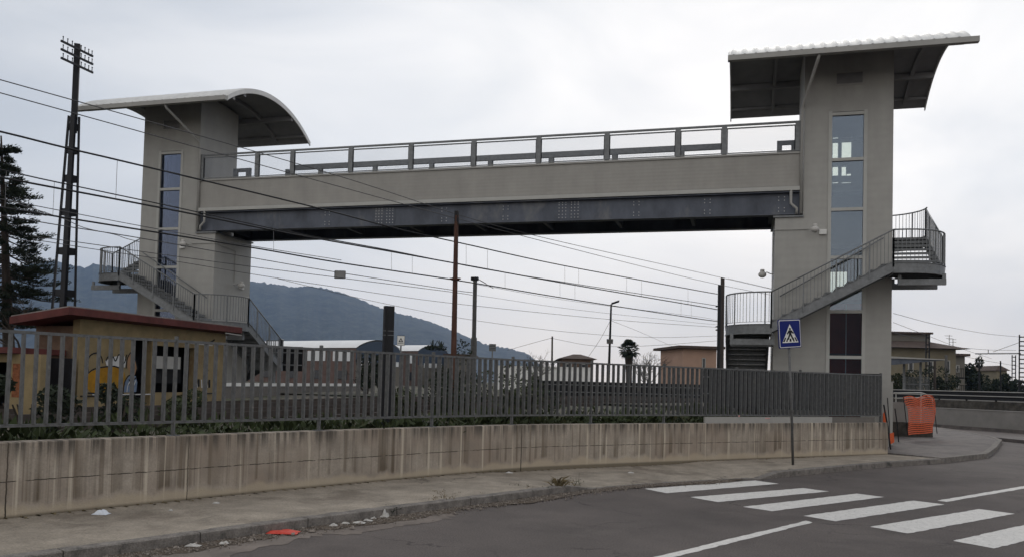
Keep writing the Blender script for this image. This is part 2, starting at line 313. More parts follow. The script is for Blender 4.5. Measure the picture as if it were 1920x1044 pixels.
# ------------------------------------------------------------------ mesh building
class MB:
    def __init__(s, xf=None): s.v = []; s.f = []; s.uv = []; s.xf = xf; s.mi = []; s.cur = 0
    def face(s, pts, uv=None):
        i = len(s.v); s.v += [Vector(p) for p in pts]; s.f.append(tuple(range(i, i + len(pts)))); s.uv.append(uv); s.mi.append(s.cur)
    def box(s, a, b):
        x0, x1 = sorted((a[0], b[0])); y0, y1 = sorted((a[1], b[1])); z0, z1 = sorted((a[2], b[2]))
        i = len(s.v); s.v += [Vector(p) for p in ((x0, y0, z0), (x1, y0, z0), (x1, y1, z0), (x0, y1, z0), (x0, y0, z1), (x1, y0, z1), (x1, y1, z1), (x0, y1, z1))]
        for q in ((0, 3, 2, 1), (4, 5, 6, 7), (0, 1, 5, 4), (1, 2, 6, 5), (2, 3, 7, 6), (3, 0, 4, 7)):
            s.f.append(tuple(i + k for k in q)); s.uv.append(None); s.mi.append(s.cur)
    def obox(s, c, ax, ay, az, hx, hy, hz):
        i = len(s.v); c = Vector(c)
        for dz in (-1, 1):
            for dx, dy in ((-1, -1), (1, -1), (1, 1), (-1, 1)):
                s.v.append(c + ax * dx * hx + ay * dy * hy + az * dz * hz)
        for q in ((0, 3, 2, 1), (4, 5, 6, 7), (0, 1, 5, 4), (1, 2, 6, 5), (2, 3, 7, 6), (3, 0, 4, 7)):
            s.f.append(tuple(i + k for k in q)); s.uv.append(None); s.mi.append(s.cur)
    def beam(s, p, q, w, h, up=Vector((0, 0, 1))):
        p = Vector(p); q = Vector(q); d = (q - p); l = d.length
        if l < 1e-6: return
        d /= l; sd = d.cross(up)
        if sd.length < 1e-3: sd = d.cross(Vector((0, 1, 0)))
        sd.normalize(); u2 = sd.cross(d)
        s.obox((p + q) / 2, d, sd, u2, l / 2, w / 2, h / 2)
    def tube(s, pts, r, n=6, cap=True):
        pts = [Vector(p) for p in pts]; rr = r if isinstance(r, (list, tuple)) else [r] * len(pts)
        rings = []; prev = None
        for k, p in enumerate(pts):
            d = (pts[min(k + 1, len(pts) - 1)] - pts[max(k - 1, 0)])
            if d.length < 1e-9: d = Vector((0, 0, 1))
            d.normalize()
            if prev is None:
                a = d.cross(Vector((0, 0, 1)))
                if a.length < .05: a = d.cross(Vector((1, 0, 0)))
            else:
                a = prev - d * prev.dot(d)
                if a.length < 1e-4: a = d.cross(Vector((1, .2, 0)))
            a.normalize(); prev = a; b = d.cross(a)
            i = len(s.v); rings.append(i)
            for t in range(n):
                th = 2 * pi * t / n; s.v.append(p + (a * cos(th) + b * sin(th)) * rr[k])
        for k in range(len(rings) - 1):
            for t in range(n):
                s.f.append((rings[k] + t, rings[k] + (t + 1) % n, rings[k + 1] + (t + 1) % n, rings[k + 1] + t)); s.uv.append(None); s.mi.append(s.cur)
        if cap:
            s.f.append(tuple(rings[0] + t for t in reversed(range(n)))); s.uv.append(None); s.mi.append(s.cur)
            s.f.append(tuple(rings[-1] + t for t in range(n))); s.uv.append(None); s.mi.append(s.cur)
    def prism(s, poly, ext):
        """poly: planar list of points, ext: vector"""
        ext = Vector(ext); a = [Vector(p) for p in poly]; b = [p + ext for p in a]; n = len(a)
        s.face(list(reversed(a))); s.face(b)
        for k in range(n): s.face((a[k], a[(k + 1) % n], b[(k + 1) % n], b[k]))
    def ball(s, c, r, n=8, sx=1, sy=1, sz=1):
        c = Vector(c); i = len(s.v)
        for a in range(n + 1):
            th = pi * a / n
            for k in range(n * 2): ph = pi * k / n; s.v.append(c + Vector((sin(th) * cos(ph) * r * sx, sin(th) * sin(ph) * r * sy, cos(th) * r * sz)))
        for a in range(n):
            for k in range(n * 2):
                k2 = (k + 1) % (2 * n); s.f.append((i + a * 2 * n + k, i + (a + 1) * 2 * n + k, i + (a + 1) * 2 * n + k2, i + a * 2 * n + k2)); s.uv.append(None); s.mi.append(s.cur)
    def grid(s, rows, uvs=None):
        i = len(s.v); m = len(rows[0])
        for r in rows: s.v += [Vector(p) for p in r]
        for a in range(len(rows) - 1):
            for k in range(m - 1):
                s.f.append((i + a * m + k, i + a * m + k + 1, i + (a + 1) * m + k + 1, i + (a + 1) * m + k)); s.mi.append(s.cur)
                s.uv.append([uvs[a][k], uvs[a][k + 1], uvs[a + 1][k + 1], uvs[a + 1][k]] if uvs else None)
    def panel(s, o, ux, uz, th, W, H, holes):
        """wall sheet W x H from corner o along ux / uz, thickness along th, rectangular holes (u0,u1,v0,v1) with reveals"""
        o = Vector(o); ux = Vector(ux); uz = Vector(uz); th = Vector(th)
        us = sorted({0, W, *[h[0] for h in holes], *[h[1] for h in holes]}); vs = sorted({0, H, *[h[2] for h in holes], *[h[3] for h in holes]})
        solid = lambda i, j: 0 <= i < len(us) - 1 and 0 <= j < len(vs) - 1 and not any(h[0] - 1e-6 <= us[i] and us[i + 1] <= h[1] + 1e-6 and h[2] - 1e-6 <= vs[j] and vs[j + 1] <= h[3] + 1e-6 for h in holes)
        P = lambda u, v, k=0: o + ux * u + uz * v + th * k
        for i in range(len(us) - 1):
            for j in range(len(vs) - 1):
                if not solid(i, j): continue
                a, b, c, d = us[i], us[i + 1], vs[j], vs[j + 1]
                s.face((P(a, c), P(b, c), P(b, d), P(a, d))); s.face((P(a, d, 1), P(b, d, 1), P(b, c, 1), P(a, c, 1)))
                if not solid(i - 1, j): s.face((P(a, c), P(a, d), P(a, d, 1), P(a, c, 1)))
                if not solid(i + 1, j): s.face((P(b, d), P(b, c), P(b, c, 1), P(b, d, 1)))
                if not solid(i, j - 1): s.face((P(b, c), P(a, c), P(a, c, 1), P(b, c, 1)))
                if not solid(i, j + 1): s.face((P(a, d), P(b, d), P(b, d, 1), P(a, d, 1)))
    def build(s, name, m, parent=None, smooth=False, fixn=False):
        vs = [s.xf(v) for v in s.v] if s.xf else s.v
        o = ORG.get(parent.name, Vector((0, 0, 0))) if parent else Vector((0, 0, 0))
        me = bpy.data.meshes.new(name)
        me.from_pydata([tuple(v - o) for v in vs], [], [tuple(reversed(f)) for f in s.f] if s.xf else s.f)
        ml = m if isinstance(m, (list, tuple)) else [m]
        for q in ml: me.materials.append(q)
        if len(ml) > 1: me.polygons.foreach_set('material_index', s.mi)
        if any(s.uv):
            l = me.uv_layers.new(name='UVMap'); k = 0
            for p, u in zip(me.polygons, s.uv):
                for t in range(p.loop_total):
                    if u: l.data[p.loop_start + t].uv = u[t]
        if fixn:
            b = bmesh.new(); b.from_mesh(me); bmesh.ops.recalc_face_normals(b, faces=b.faces); b.to_mesh(me); b.free()
        if smooth: me.polygons.foreach_set('use_smooth', [True] * len(me.polygons))
        ob = bpy.data.objects.new(name, me); COL.objects.link(ob)
        if parent: ob.parent = parent
        ORG[ob.name] = o
        return ob
ORG = {}
def tag(o, label=None, cat=None, group=None, kind=None):
    if label: o['label'] = label
    if cat: o['category'] = cat
    if group: o['group'] = group
    if kind: o['kind'] = kind
    return o
def thing(name, loc, label, cat, group=None):
    o = bpy.data.objects.new(name, None); COL.objects.link(o); o.location = loc; o.empty_display_size = .2
    ORG[o.name] = Vector(loc); return tag(o, label, cat, group)
def struct(name, mb, m, **k): return tag(mb.build(name, m, **k), kind='structure')
V3 = lambda *a: Vector(a)
X_, Y_, Z_ = V3(1, 0, 0), V3(0, 1, 0), V3(0, 0, 1)

# ================================================================== SETTING
g = MB(); g.face(((-6000, -3000, -.06), (6000, -3000, -.06), (6000, 9000, -.06), (-6000, 9000, -.06))); struct('ground', g, M_ground)
# road: the sheet in front of the kerb, bending away on the right
rd = MB(); rd.face(((-40, -30, 0), (60, -30, 0), (60, 60, 0), (-40, 60, 0))); struct('road', rd, M_asph)

KP = [V3(-8.9, 0, 0), V3(-7.4, 3.6, 0)] + [V3(*oz(*q, .13)[:2], 0) for q in ((30, 1044), (320, 1005), (610, 966.5), (920, 928), (1120, 903.6))] + [V3(-1.72, 15.35, 0), V3(.05, 17.3, 0), V3(.65, 17.84, 0), V3(3.2, 21.51, 0), V3(5.1, 23.9, 0)]
KC, KLEN = spline(KP, 160)
def ramp_z(i):
    y = KC[i].y
    a = max(0, min(1, (y - 13.6) / .9)); b = max(0, min(1, (18.2 - y) / .8)); t = a * b
    t = t * t * (3 - 2 * t)
    return .13 - .115 * t, .13 - .05 * t         # kerb-side height, wall-side height
# pavement strip from wall foot to kerb
pv = MB(); rows = []; uvs = []
for i in range(160):
    zk, zw = ramp_z(i); a = WC[i] if i < 160 else None
    # nearest wall point straight across
    w = min(WC, key=lambda p: (p - KC[i]).length); rows.append([V3(*(KC[i].lerp(w, t)).to_2d(), zk + (zw - zk) * t - (.008 if t < .05 else 0) + .006 * (t > .05) * mnoise.noise(V3(i * .2, t * 3, 0))) for t in (.045, .12, .3, .5, .7, .9, 1.04)])
pv.grid([list(r) for r in zip(*rows)]); struct('pavement', pv, M_paving, smooth=True)
# kerb: separate stones
random.seed(5)
kb = MB(); i = 0
while i < 158:
    j = min(159, i + 8)
    for k in range(i, j):
        last = (k == j - 1); p, q = KC[k].copy(), KC[k + 1].copy()
        if last: q = p.lerp(q, .93)
        d = (q - p).normalized(); n = V3(-d.y, d.x, 0); z0, _ = ramp_z(k); z1, _ = ramp_z(k + 1); jz = random.uniform(-.004, .004)
        A, B, C_, D = p, q, q + n * .16, p + n * .16
        kb.face((A + Z_ * -.05, B + Z_ * -.05, B + Z_ * (z1 - .012), A + Z_ * (z0 - .012)))
        kb.face((A + Z_ * (z0 - .012), B + Z_ * (z1 - .012), B + n * .015 + Z_ * z1, A + n * .015 + Z_ * z0))
        kb.face((A + n * .015 + Z_ * z0, B + n * .015 + Z_ * z1, C_ + Z_ * (z1 + jz), D + Z_ * (z0 + jz)))
        if k == i: kb.face((A + Z_ * -.05, A + Z_ * z0, D + Z_ * z0, D + Z_ * -.05))
        if last: kb.face((B + Z_ * -.05, C_ + Z_ * -.05, C_ + Z_ * z1, B + Z_ * z1))
    i = j
struct('kerb', kb, M_kerb)
# paved corner beyond the wall end
PZ = [oz(1652, 847.5, .13), oz(1765, 859, .13), oz(1852, 850, .13), oz(1868, 838, .13), oz(1879, 824, .13), V3(9.9, 37.6, .13), V3(9.6, 45, .13), V3(8.6, 56, .13), V3(3.2, 56, .13), V3(2.2, 30, .13)]
PZ = [V3(p.x, p.y, .134) for p in PZ]
pz = MB(); pz.face(PZ); struct('plaza', pz, M_plaza)
pk = MB()
for a, b in zip(PZ[1:6], PZ[2:7]):
    a, b = V3(a.x, a.y, 0), V3(b.x, b.y, 0); d = (b - a).normalized(); n = V3(-d.y, d.x, 0)
    pk.prism((a + Z_ * -.05, b + Z_ * -.05, b + Z_ * .142, a + Z_ * .142), n * .17)
a, b = PZ[0], PZ[1]; d = (b - a).normalized(); n = V3(-d.y, d.x, 0)
pk.prism((a + Z_ * -.1, b + Z_ * -.1, b + Z_ * .012, a + Z_ * .012), n * .1)
struct('kerb', pk, M_kerb)
# island kerb running off to the right
ik = MB(); a = oz(1842, 817, .12); b = oz(1960, 829, .12)
d = (b - a).normalized(); n = V3(-d.y, d.x, 0); ik.prism((V3(a.x, a.y, -.05), V3(b.x, b.y, -.05), V3(b.x, b.y, .13), V3(a.x, a.y, .13)), n * 5.0); struct('traffic_island', ik, M_plaza)
# dusty strip of grit and litter along the kerb
def verge(i0, i1, ta, tb, za, zb, m_, seed):
    ds = MB(); rows = []
    for i in range(i0, i1):
        for sub in (0, .5):
            p = KC[i].lerp(KC[i + 1], sub); d = (KC[i + 1] - KC[i]).normalized(); n = V3(d.y, -d.x, 0); u = i + sub
            e_ = min(1, (i - i0) / 4, (i1 - i) / 4); b = ta + (tb - ta) * max(.06, e_) * (1 + .75 * mnoise.noise(V3(u * .12, 3, seed)) + .45 * mnoise.noise(V3(u * .55, 9, seed)) + .25 * mnoise.noise(V3(u * 1.9, 5, seed)))
            rows.append([V3(*(p + n * t).to_2d(), z) for t, z in ((ta, za), ((ta + b) / 2, (za + zb) / 2), (b, zb))])
    ds.grid([list(r) for r in zip(*rows)]); struct('road_verge', ds, m_, smooth=True)
verge(2, 70, .0, .62, .010, .004, M_dust, 1)
verge(20, 112, -.01, .26, .022, .012, M_soil, 2)
# markings
mk = MB()
Z1 = [((-1.63, 14.90), (-1.20, 14.46), (.75, 16.92), (.31, 17.28)), ((-.78, 14.14), (-.33, 13.74), (1.58, 16.11), (1.16, 16.41)), ((.06, 13.37), (.48, 13.10), (2.45, 15.73), (2.04, 16.02)),
      ((.91, 12.82), (1.33, 12.5), (3.29, 15.18), (2.87, 15.46)), ((1.73, 12.2), (2.14, 11.85), (4.14, 14.52), (3.73, 14.84)), ((2.59, 11.5), (2.96, 11.15), (4.95, 13.85), (4.55, 14.2)),
      ((3.4, 10.8), (3.8, 10.45), (5.8, 13.15), (5.4, 13.5))]
def stripe(m, q, z=.004):
    """a painted bar with a slightly ragged outline"""
    P = [V3(*p, z) for p in q]; out = []
    for i in range(4):
        a, b = P[i], P[(i + 1) % 4]; d = b - a; n = V3(-d.y, d.x, 0).normalized(); k = max(3, int(d.length / .12))
        for t in range(k): out.append(a + d * (t / k) + n * random.uniform(-.012, .012))
    m.face(out)
for q in Z1:
    z_ = MB(); stripe(z_, q); struct('crosswalk_stripe', z_, M_paint)
lm = MB()
stripe(lm, ((-2.35, 6.3), (-2.2, 6.22), (1.0, 12.25), (.92, 12.37))); struct('lane_line', lm, M_paint)
lm = MB(); stripe(lm, ((3.28, 15.66), (3.40, 15.55), (7.3, 21.2), (7.15, 21.3))); struct('lane_line', lm, M_paint)
for a, b in ():
    lm = MB(); i0, i1 = int(a * 118), int(b * 118); q = []
    for i in (i0, i1):
        d = (KC[i + 1] - KC[i]).normalized(); q.append((KC[i] + V3(d.y, -d.x, 0) * .16, KC[i] + V3(d.y, -d.x, 0) * .25))
    stripe(lm, (q[0][0].to_2d(), q[0][1].to_2d(), q[1][1].to_2d(), q[1][0].to_2d()), .005); struct('edge_line', lm, M_paint)

# railway land behind the wall
def rail_z(x, y): t = max(0, min(1, (y - 14) / 22)); return .72 + .42 * t
gr = MB(); rows = []
for i in range(0, 160, 4):
    p, d, n = WC[i], (WC[min(i + 1, 159)] - WC[max(i - 1, 0)]).normalized(), None
    n = V3(-d.y, d.x, 0); r = []
    for t in (.12, .7, 1.6, 3, 5, 8, 13, 20, 32, 60, 110):
        q = p + n * t; q.y += max(0, t - 8) * .45; r.append(V3(q.x, q.y, rail_z(q.x, q.y) + (.06 * mnoise.noise(q * .9) if t > .2 else .1)))
    rows.append(r)
gr.grid(rows); struct('railway_ground', gr, M_earth, smooth=True, fixn=True)
# far side of the line
fg = MB(); fg.grid([[V3(x, y, 1.12) for x in (-160, -60, -30, 0, 5)] for y in (31, 45, 80, 300)]); struct('railway_ground', fg, M_earth)
# two tracks
for off, nm in ((0, 'near'), (-3.7, 'far')):
    tr = MB()
    for r in (-.75, .75):
        pts = [V3(-7.6 + off + r - (28 - y) * .38 * (1 if y < 28 else 1.15), y, 1.2 if y > 33 else rail_z(0, y) + .14) for y in (13, 20, 28, 40, 60, 100)]
        for a, b in zip(pts, pts[1:]): tr.beam(a, b, .07, .15)
    for k in range(90):
        y = 13 + k * .65; x = -7.6 + off - (28 - y) * .38 * (1 if y < 28 else 1.15); tr.obox(V3(x, y, rail_z(0, y) + .02), V3(.93, -.36, 0), V3(.36, .93, 0), Z_, 1.2, .12, .06)
    tag(tr.build('railway_track', M_wood), 'steel rails on sleepers of the ' + ('track nearest the concrete wall' if nm == 'near' else 'track next to the raised platform'), 'railway track', 'railway tracks under the bridge')

# hills
HP = [(-260, 520), (-120, 500), (0, 503), (60, 492), (90, 487), (130, 496), (150, 501), (165, 494), (200, 498), (262, 508), (360, 516), (470, 527), (520, 533), (545, 538), (575, 535), (610, 541), (640, 549), (675, 562), (705, 575), (740, 586), (768, 592), (800, 601), (845, 618), (880, 633), (912, 645), (960, 654), (990, 663), (1020, 690), (1050, 716), (1080, 724)]
random.seed(3)
hl = MB(); rows = []
def hpy(x):
    for (x0, y0), (x1, y1) in zip(HP, HP[1:]):
        if x0 <= x <= x1: return y0 + (y1 - y0) * (x - x0) / (x1 - x0)
    return HP[-1][1]
xs = [HP[0][0] + i * (HP[-1][0] - HP[0][0]) / 520 for i in range(521)]
for k, (wd, fr) in enumerate(((2100, 0), (2350, .16), (2600, .38), (2850, .62), (3100, .84), (3300, 1.0), (3700, .9), (4300, .5))):
    r = []
    for x in xs:
        top = at(x, hpy(x), 3300); base = at(x, 700, wd)
        h = (top.z) * fr; nz = mnoise.fractal(V3(x * .012, k * .7, 1.3), .9, 2.1, 5) * 34 * sin(min(1, fr) * pi * .93) if 0 < fr < 1 else (mnoise.fractal(V3(x * .13, 0, 4), .7, 2, 5) * 6 if fr == 1 else 0)
        r.append(V3(base.x, base.y, max(-2, h + nz)))
    rows.append(r)
hl.grid(rows); struct('hills', hl, M_hill, smooth=True, fixn=True)

# ================================================================== LOW CONCRETE WALL AND RAILING
wl = thing('concrete_wall', WC[80], 'long low stained concrete wall curving along the pavement under the steel railing', 'wall')
m = MB(); uf = [i / 159 * WLEN for i in range(160)]
vs_ = [-.1, 0, .12, .3, .5, .7, .82, .86]
nrm = [V3(-(WC[min(i + 1, 159)] - WC[max(i - 1, 0)]).y, (WC[min(i + 1, 159)] - WC[max(i - 1, 0)]).x, 0).normalized() for i in range(160)]
m.grid([[V3(WC[i].x, WC[i].y, .13 + v) - nrm[i] * (.006 * mnoise.noise(V3(uf[i] * 1.5, v * 3, 0))) for i in range(160)] for v in vs_], [[(uf[i], v) for i in range(160)] for v in vs_])
m.grid([[V3(WC[i].x, WC[i].y, .99) + nrm[i] * t + Z_ * z for i in range(160)] for t, z in ((0, 0), (.012, .012), (.24, .012), (.25, 0))], [[(uf[i], .8) for i in range(160)]] * 4)
m.grid([[V3(WC[i].x, WC[i].y, z) + nrm[i] * .25 for i in range(160)] for z in (.99, .3)], [[(uf[i], z) for i in range(160)] for z in (.86, .2)])
i = 159; m.face((V3(*WC[i].to_2d(), .03), V3(*(WC[i] + nrm[i] * .25).to_2d(), .03), V3(*(WC[i] + nrm[i] * .25).to_2d(), .99), V3(*WC[i].to_2d(), .99)), [(uf[-1] + a, b) for a, b in ((0, 0), (.25, 0), (.25, .86), (0, .86))])
m.build('wall', M_wall, wl, smooth=False)
# railing
fn = thing('steel_railing', WC[80] + nrm[80] * .12 + Z_, 'grey railing of close upright flat bars on top of the concrete wall', 'railing')
spost = [s_of(V3(*oz(x, y, 1.0).to_2d(), 0)) for x, y in ((340, 817), (602, 806), (805, 800), (958, 796), (1112, 794.5), (1249, 793.5))]
spost = [spost[0] - 2.35, spost[0] - 4.7] [::-1] + spost
spost += [spost[-1] + 2.3, spost[-1] + 4.55, WLEN - .16]
spost = [max(.2, spost[0] - 2.3)] + spost
def fpt(s): p, d, n = wall_frame(s); return p + n * .12, d, n
for s in spost:
    p, d, n = fpt(s); m = MB(); m.obox(p + Z_ * 1.67, d, n, Z_, .012, .035, .68); m.obox(p + Z_ * 1.005, d, n, Z_, .07, .06, .006)
    m.build('post', M_fence, fn)
for a, b in zip(spost, spost[1:]):
    m = MB(); k = max(2, round((b - a) / .148))
    for i in range(1, k):
        p, d, n = fpt(a + (b - a) * i / k + random.gauss(0, .004)); q = (d * (.10 + random.gauss(0, .05)) + n).normalized(); uz = (Z_ + d * random.gauss(0, .004)).normalized(); m.obox(p + Z_ * 1.735, q.cross(uz).normalized(), q, uz, .0105, .046, .535)
    m.build('bar_panel', M_fence, fn)
    kk = 6
    for z, h, nm in ((2.285, .036, 'top_rail'), (1.185, .034, 'bottom_rail')):
        m = MB(); Q = [fpt(a + (b - a) * i / kk) for i in range(kk + 1)]
        r4 = [[p + n * u + Z_ * (z + v) for p, d, n in Q] for u, v in ((-.023, -h / 2), (-.023, h / 2), (.023, h / 2), (.023, -h / 2), (-.023, -h / 2))]
        m.grid(r4); m.build(nm, M_fence, fn, fixn=True)
# concrete upstands under the far bays
for x0, x1, lb in ((1322, 1470, 'longest pale concrete slab standing on the wall under the railing, beside the tied tape'), (1489, 1566, 'pale concrete slab on the wall just right of the crossing sign post'), (1583, 1646, 'short dull concrete slab at the far end of the wall top')):
    m = MB(); a = s_of(V3(*oz(x0, 793, 1.0).to_2d(), 0)); b = s_of(V3(*oz(x1, 792, 1.0).to_2d(), 0))
    for i in range(6):
        p, d, n = wall_frame(a + (b - a) * i / 6); q, _, _ = wall_frame(a + (b - a) * (i + 1) / 6); m.beam(p + n * .06 + Z_ * 1.075, q + n * .06 + Z_ * 1.075, .05, .15)
    tag(m.build('concrete_slab', M_plat if x0 > 1580 else M_trim), lb, 'concrete slab', 'slabs on the wall top')
# ================================================================== LIFT TOWERS AND FOOTBRIDGE
MID = -9.55
mirror = lambda v: V3(2 * MID - v.x, v.y, v.z)
VC, VR, VA = 29.35, 5.15, 13.15            # roof vault: centre line, radius, apex
def vz(y): return VA - VR + sqrt(max(0, VR * VR - (y - VC) ** 2))
Y0, Y1 = 28.0, 30.5
XL, XR, XB = 1.86, 4.53, 1.0
WX0, WX1 = 2.63, 3.75
YS = [26.3 + 6.1 * i / 24 for i in range(25)]

def tower(xf, side):
    R = side == 'right'
    base = V3(3.2, 29.2, .1); base = xf(base) if xf else base
    T = thing('lift_tower', base, 'grey clad lift tower with curved roof at the ' + ('right end of the footbridge' if R else 'left end of the footbridge'), 'lift tower', 'lift towers at the ends of the footbridge')
    m = MB(xf)
    Hh = 12.9
    # front sheet with the tall glazed slot, step over the lower block
    hs = [(WX0 - XB, WX1 - XB, .25, 10.78), (0, XL - XB, 7.4, Hh)]
    m.panel((XB, Y0, 0), X_, Z_, V3(0, .12, 0), XR - XB, Hh, hs)
    # back sheet with the openings the sky shows through
    bh = []
    for x0, x1, ya, yb in ((1561, 1572, 257, 300), (1578, 1597, 257, 300), (1561, 1572, 312, 330), (1578, 1587, 312, 330), (1587.5, 1596, 325, 330), (1561, 1572, 341, 344), (1578, 1596, 341, 344), (1556, 1589, 509, 556)):
        a = oy(x0, yb, Y1 - .12); b = oy(x1, ya, Y1 - .12); bh.append((a.x - XB, b.x - XB, a.z, b.z))
    m.panel((XB, Y1, 0), X_, Z_, V3(0, -.12, 0), XR - XB, Hh, [(0, XL - XB, 7.4, Hh)] + (bh if R else [(WX0 - XB, WX1 - XB, 4.0, 6.5), (WX0 - XB, WX1 - XB - .3, 8.8, 10.4)]))
    # side sheets following the vault
    for x, x2 in ((XR, XR - .12), (XL, XL + .12)):
        z0 = 0 if x == XR else 7.4
        ys = [Y0 + .12 + (Y1 - Y0 - .24) * i / 8 for i in range(9)]
        poly = [V3(x, ys[0], z0), V3(x, ys[-1], z0)] + [V3(x, y, vz(y) - .1) for y in reversed(ys)]
        m.prism(poly, V3(x2 - x, 0, 0))
    m.prism([V3(XB, Y0 + .12, 0), V3(XB, Y1 - .12, 0), V3(XB, Y1 - .12, 7.4), V3(XB, Y0 + .12, 7.4)], V3(.12, 0, 0))
    for y, y2 in ((Y0, Y0 + .12), (Y1, Y1 - .12)):
        m.box((XL, y, 12.9), (XR, y2, vz(y) - .06))
    w = m.build('wall', M_clad, T, fixn=True)
    # cap of the lower block
    m = MB(xf); m.box((XB - .06, Y0 - .06, 7.403), (XL + .02, Y1 + .06, 7.46)); m.build('block_cap', M_steel, T)
    # window: frame and panes
    m = MB(xf); fy0, fy1 = Y0 - .02, Y0 + .1; fw = .085
    m.box((WX0 - .02, fy0, .25), (WX0 + fw, fy1, 10.8)); m.box((WX1 - fw, fy0, .25), (WX1 + .02, fy1, 10.8))
    zt = (10.71, 9.23, 7.62, 6.08, 4.35, 2.9)
    for z in zt: m.box((WX0 + fw, fy0 + .004, z - .05), (WX1 - fw, fy1 - .004, z + .05))
    wd = m.build('window', M_frame, T)
    for a, b in zip((.3,) + tuple(reversed(zt[1:])), tuple(reversed(zt))):
        m = MB(xf); m.box((WX0 + fw, Y0 + .045, a + .05), (WX1 - fw, Y0 + .06, b - .05)); m.build('pane', M_clear if b < 4.5 and R else (M_glass if R else M_glassd), wd)
    # things inside the shaft: guide frame, car, floor
    m = MB(xf)
    for x in (2.15, 4.2):
        m.beam((x, 29.2, .2), (x, 29.2, 12.2), .08, .1)
    for z in (1.2, 3, 4.8, 6.6, 8.4, 10.2): m.beam((2.15, 29.25, z), (4.2, 29.25, z), .06, .14)
    m.build('guide_rail', M_steel, T)
    m = MB(xf); m.box((2.0, 29.5, .2), (3.3, 30.3, 4.9)); m.box((3.3, 29.9, .2), (4.35, 30.3, 4.9)); m.build('lift_machinery', M_redwood, T)
    m = MB(xf); m.beam((3.23, 28.25, .4), (3.23, 28.25, 4.6), .03, .03); m.build('conduit', M_white, T)
    # vent grille
    m = MB(xf); m.box((2.78, Y0 - .03, 11.63), (3.66, Y0, 11.68)); m.box((2.78, Y0 - .03, 12.03), (3.66, Y0, 12.08)); m.box((2.78, Y0 - .03, 11.68), (2.83, Y0, 12.03)); m.box((3.61, Y0 - .03, 11.68), (3.66, Y0, 12.03))
    v = m.build('vent', M_trim, T)
    m = MB(xf)
    for k in range(6): m.obox((3.22, Y0 - .014, 11.71 + k * .058), X_, V3(0, .8, .6), V3(0, -.6, .8), .385, .012, .003)
    m.box((2.83, Y0 - .006, 11.68), (3.61, Y0 - .001, 12.03)); m.build('grille', M_under, v)
    # roof: ribbed sheet over a steel frame
    m = MB(xf); x0, x1 = -.54, 6.3; rows = []; k = 0; nx = 168
    prof = [(i / nx) for i in range(nx + 1)]
    for y in YS:
        nyv = V3(0, (y - VC) / VR, sqrt(1 - ((y - VC) / VR) ** 2)); r = []
        for u in prof:
            ph = (u * (x1 - x0) / .335) % 1; bmp = .055 * max(0, cos((ph - .5) * 2 * pi)) ** 1.0; r.append(V3(x0 + u * (x1 - x0), y, vz(y)) + nyv * (.05 + bmp))
        rows.append(r)
    m.grid(rows); rf = m.build('roof', M_roof, T, fixn=True)
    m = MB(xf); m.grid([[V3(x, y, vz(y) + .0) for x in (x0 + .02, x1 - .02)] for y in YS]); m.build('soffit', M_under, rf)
    for x in (x0, x1 - .04):
        m = MB(xf)
        for a, b in zip(YS, YS[1:]):
            m.prism([V3(x, a, vz(a) - .11), V3(x, b, vz(b) - .11), V3(x, b, vz(b) + .075), V3(x, a, vz(a) + .075)], V3(.04, 0, 0))
        m.build('gable_trim', M_roof if (x > 0 and not R) or True else M_trim, rf)
    m = MB(xf); gx0, gx1 = x0, x1 + (.2 if R else .0)
    m.box((gx0, 26.12, vz(26.3) - .14), (gx1, 26.30, vz(26.3) + .02)); m.build('gutter', M_trim, rf)
    for y in (26.75, 27.45, 30.9, 32.0):
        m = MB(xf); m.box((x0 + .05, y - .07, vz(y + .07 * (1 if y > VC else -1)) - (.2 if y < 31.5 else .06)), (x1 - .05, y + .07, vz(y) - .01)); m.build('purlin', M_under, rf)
    for x in (.95, 5.5):
        m = MB(xf)
        for a, b in zip(YS[1:-2], YS[2:-1]):
            m.prism([V3(x, a, vz(a) - .16), V3(x, b, vz(b) - .16), V3(x, b, vz(b) - .012), V3(x, a, vz(a) - .012)], V3(.12, 0, 0))
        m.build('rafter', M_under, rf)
    # downpipe from the gutter, down the corner to the block cap
    m = MB(xf); xd = XL - .07; yd = Y0 - .08
    m.tube([V3(2.15, 26.22, 12.02), V3(2.12, 26.28, 11.9), V3(xd + .03, 27.9, 11.05), V3(xd, yd, 10.85), V3(xd, yd, 7.5)], .05, 8); m.build('downpipe', M_trim, T, smooth=True)
    m = MB(xf); m.tube([V3(XL - .38, yd + .02, 8.27), V3(XL - .38, yd + .02, 7.85), V3(XL - .2, yd + .02, 7.68), V3(XL - .2, yd + .02, 7.5)], .045, 8); m.build('downpipe', M_trim, T, smooth=True)
    # wall lamps and their conduits: things fixed to the wall
    def lamp(c, nrm_, label, cat='wall lamp'):
        c = V3(*c); n = V3(*nrm_)
        C0 = xf(c) if xf else c
        t = thing('wall_lamp', C0, label, cat, 'round lamps on the lift towers')
        q = MB(xf); up = Z_; sd = n.cross(up)
        q.tube([c, c + n * .1, c + n * .22 + up * .06, c + n * .3], .018, 6); q.build('arm', M_trim, t)
        q = MB(xf); q.ball(c + n * .36 - up * .02, .135, 6, 1, 1, .8); q.tube([c + n * .36 + up * .05, c + n * .36 + up * .15], .07, 8); q.build('lamp_shade', M_lampglass, t, smooth=True)
        return t
    lamp((2.2, Y0, 6.95), (0, -1, 0), 'round lamp on the front of the ' + ('right' if R else 'left') + ' tower beside its tall glazing')
    m = MB(xf); m.box((2.36, Y0 - .07, 6.82), (2.58, Y0, 6.98)); tag(m.build('emergency_light', M_white), 'white box light beside the round lamp on the front of the ' + ('right' if R else 'left') + ' tower', 'light', 'box lights on the lift towers')
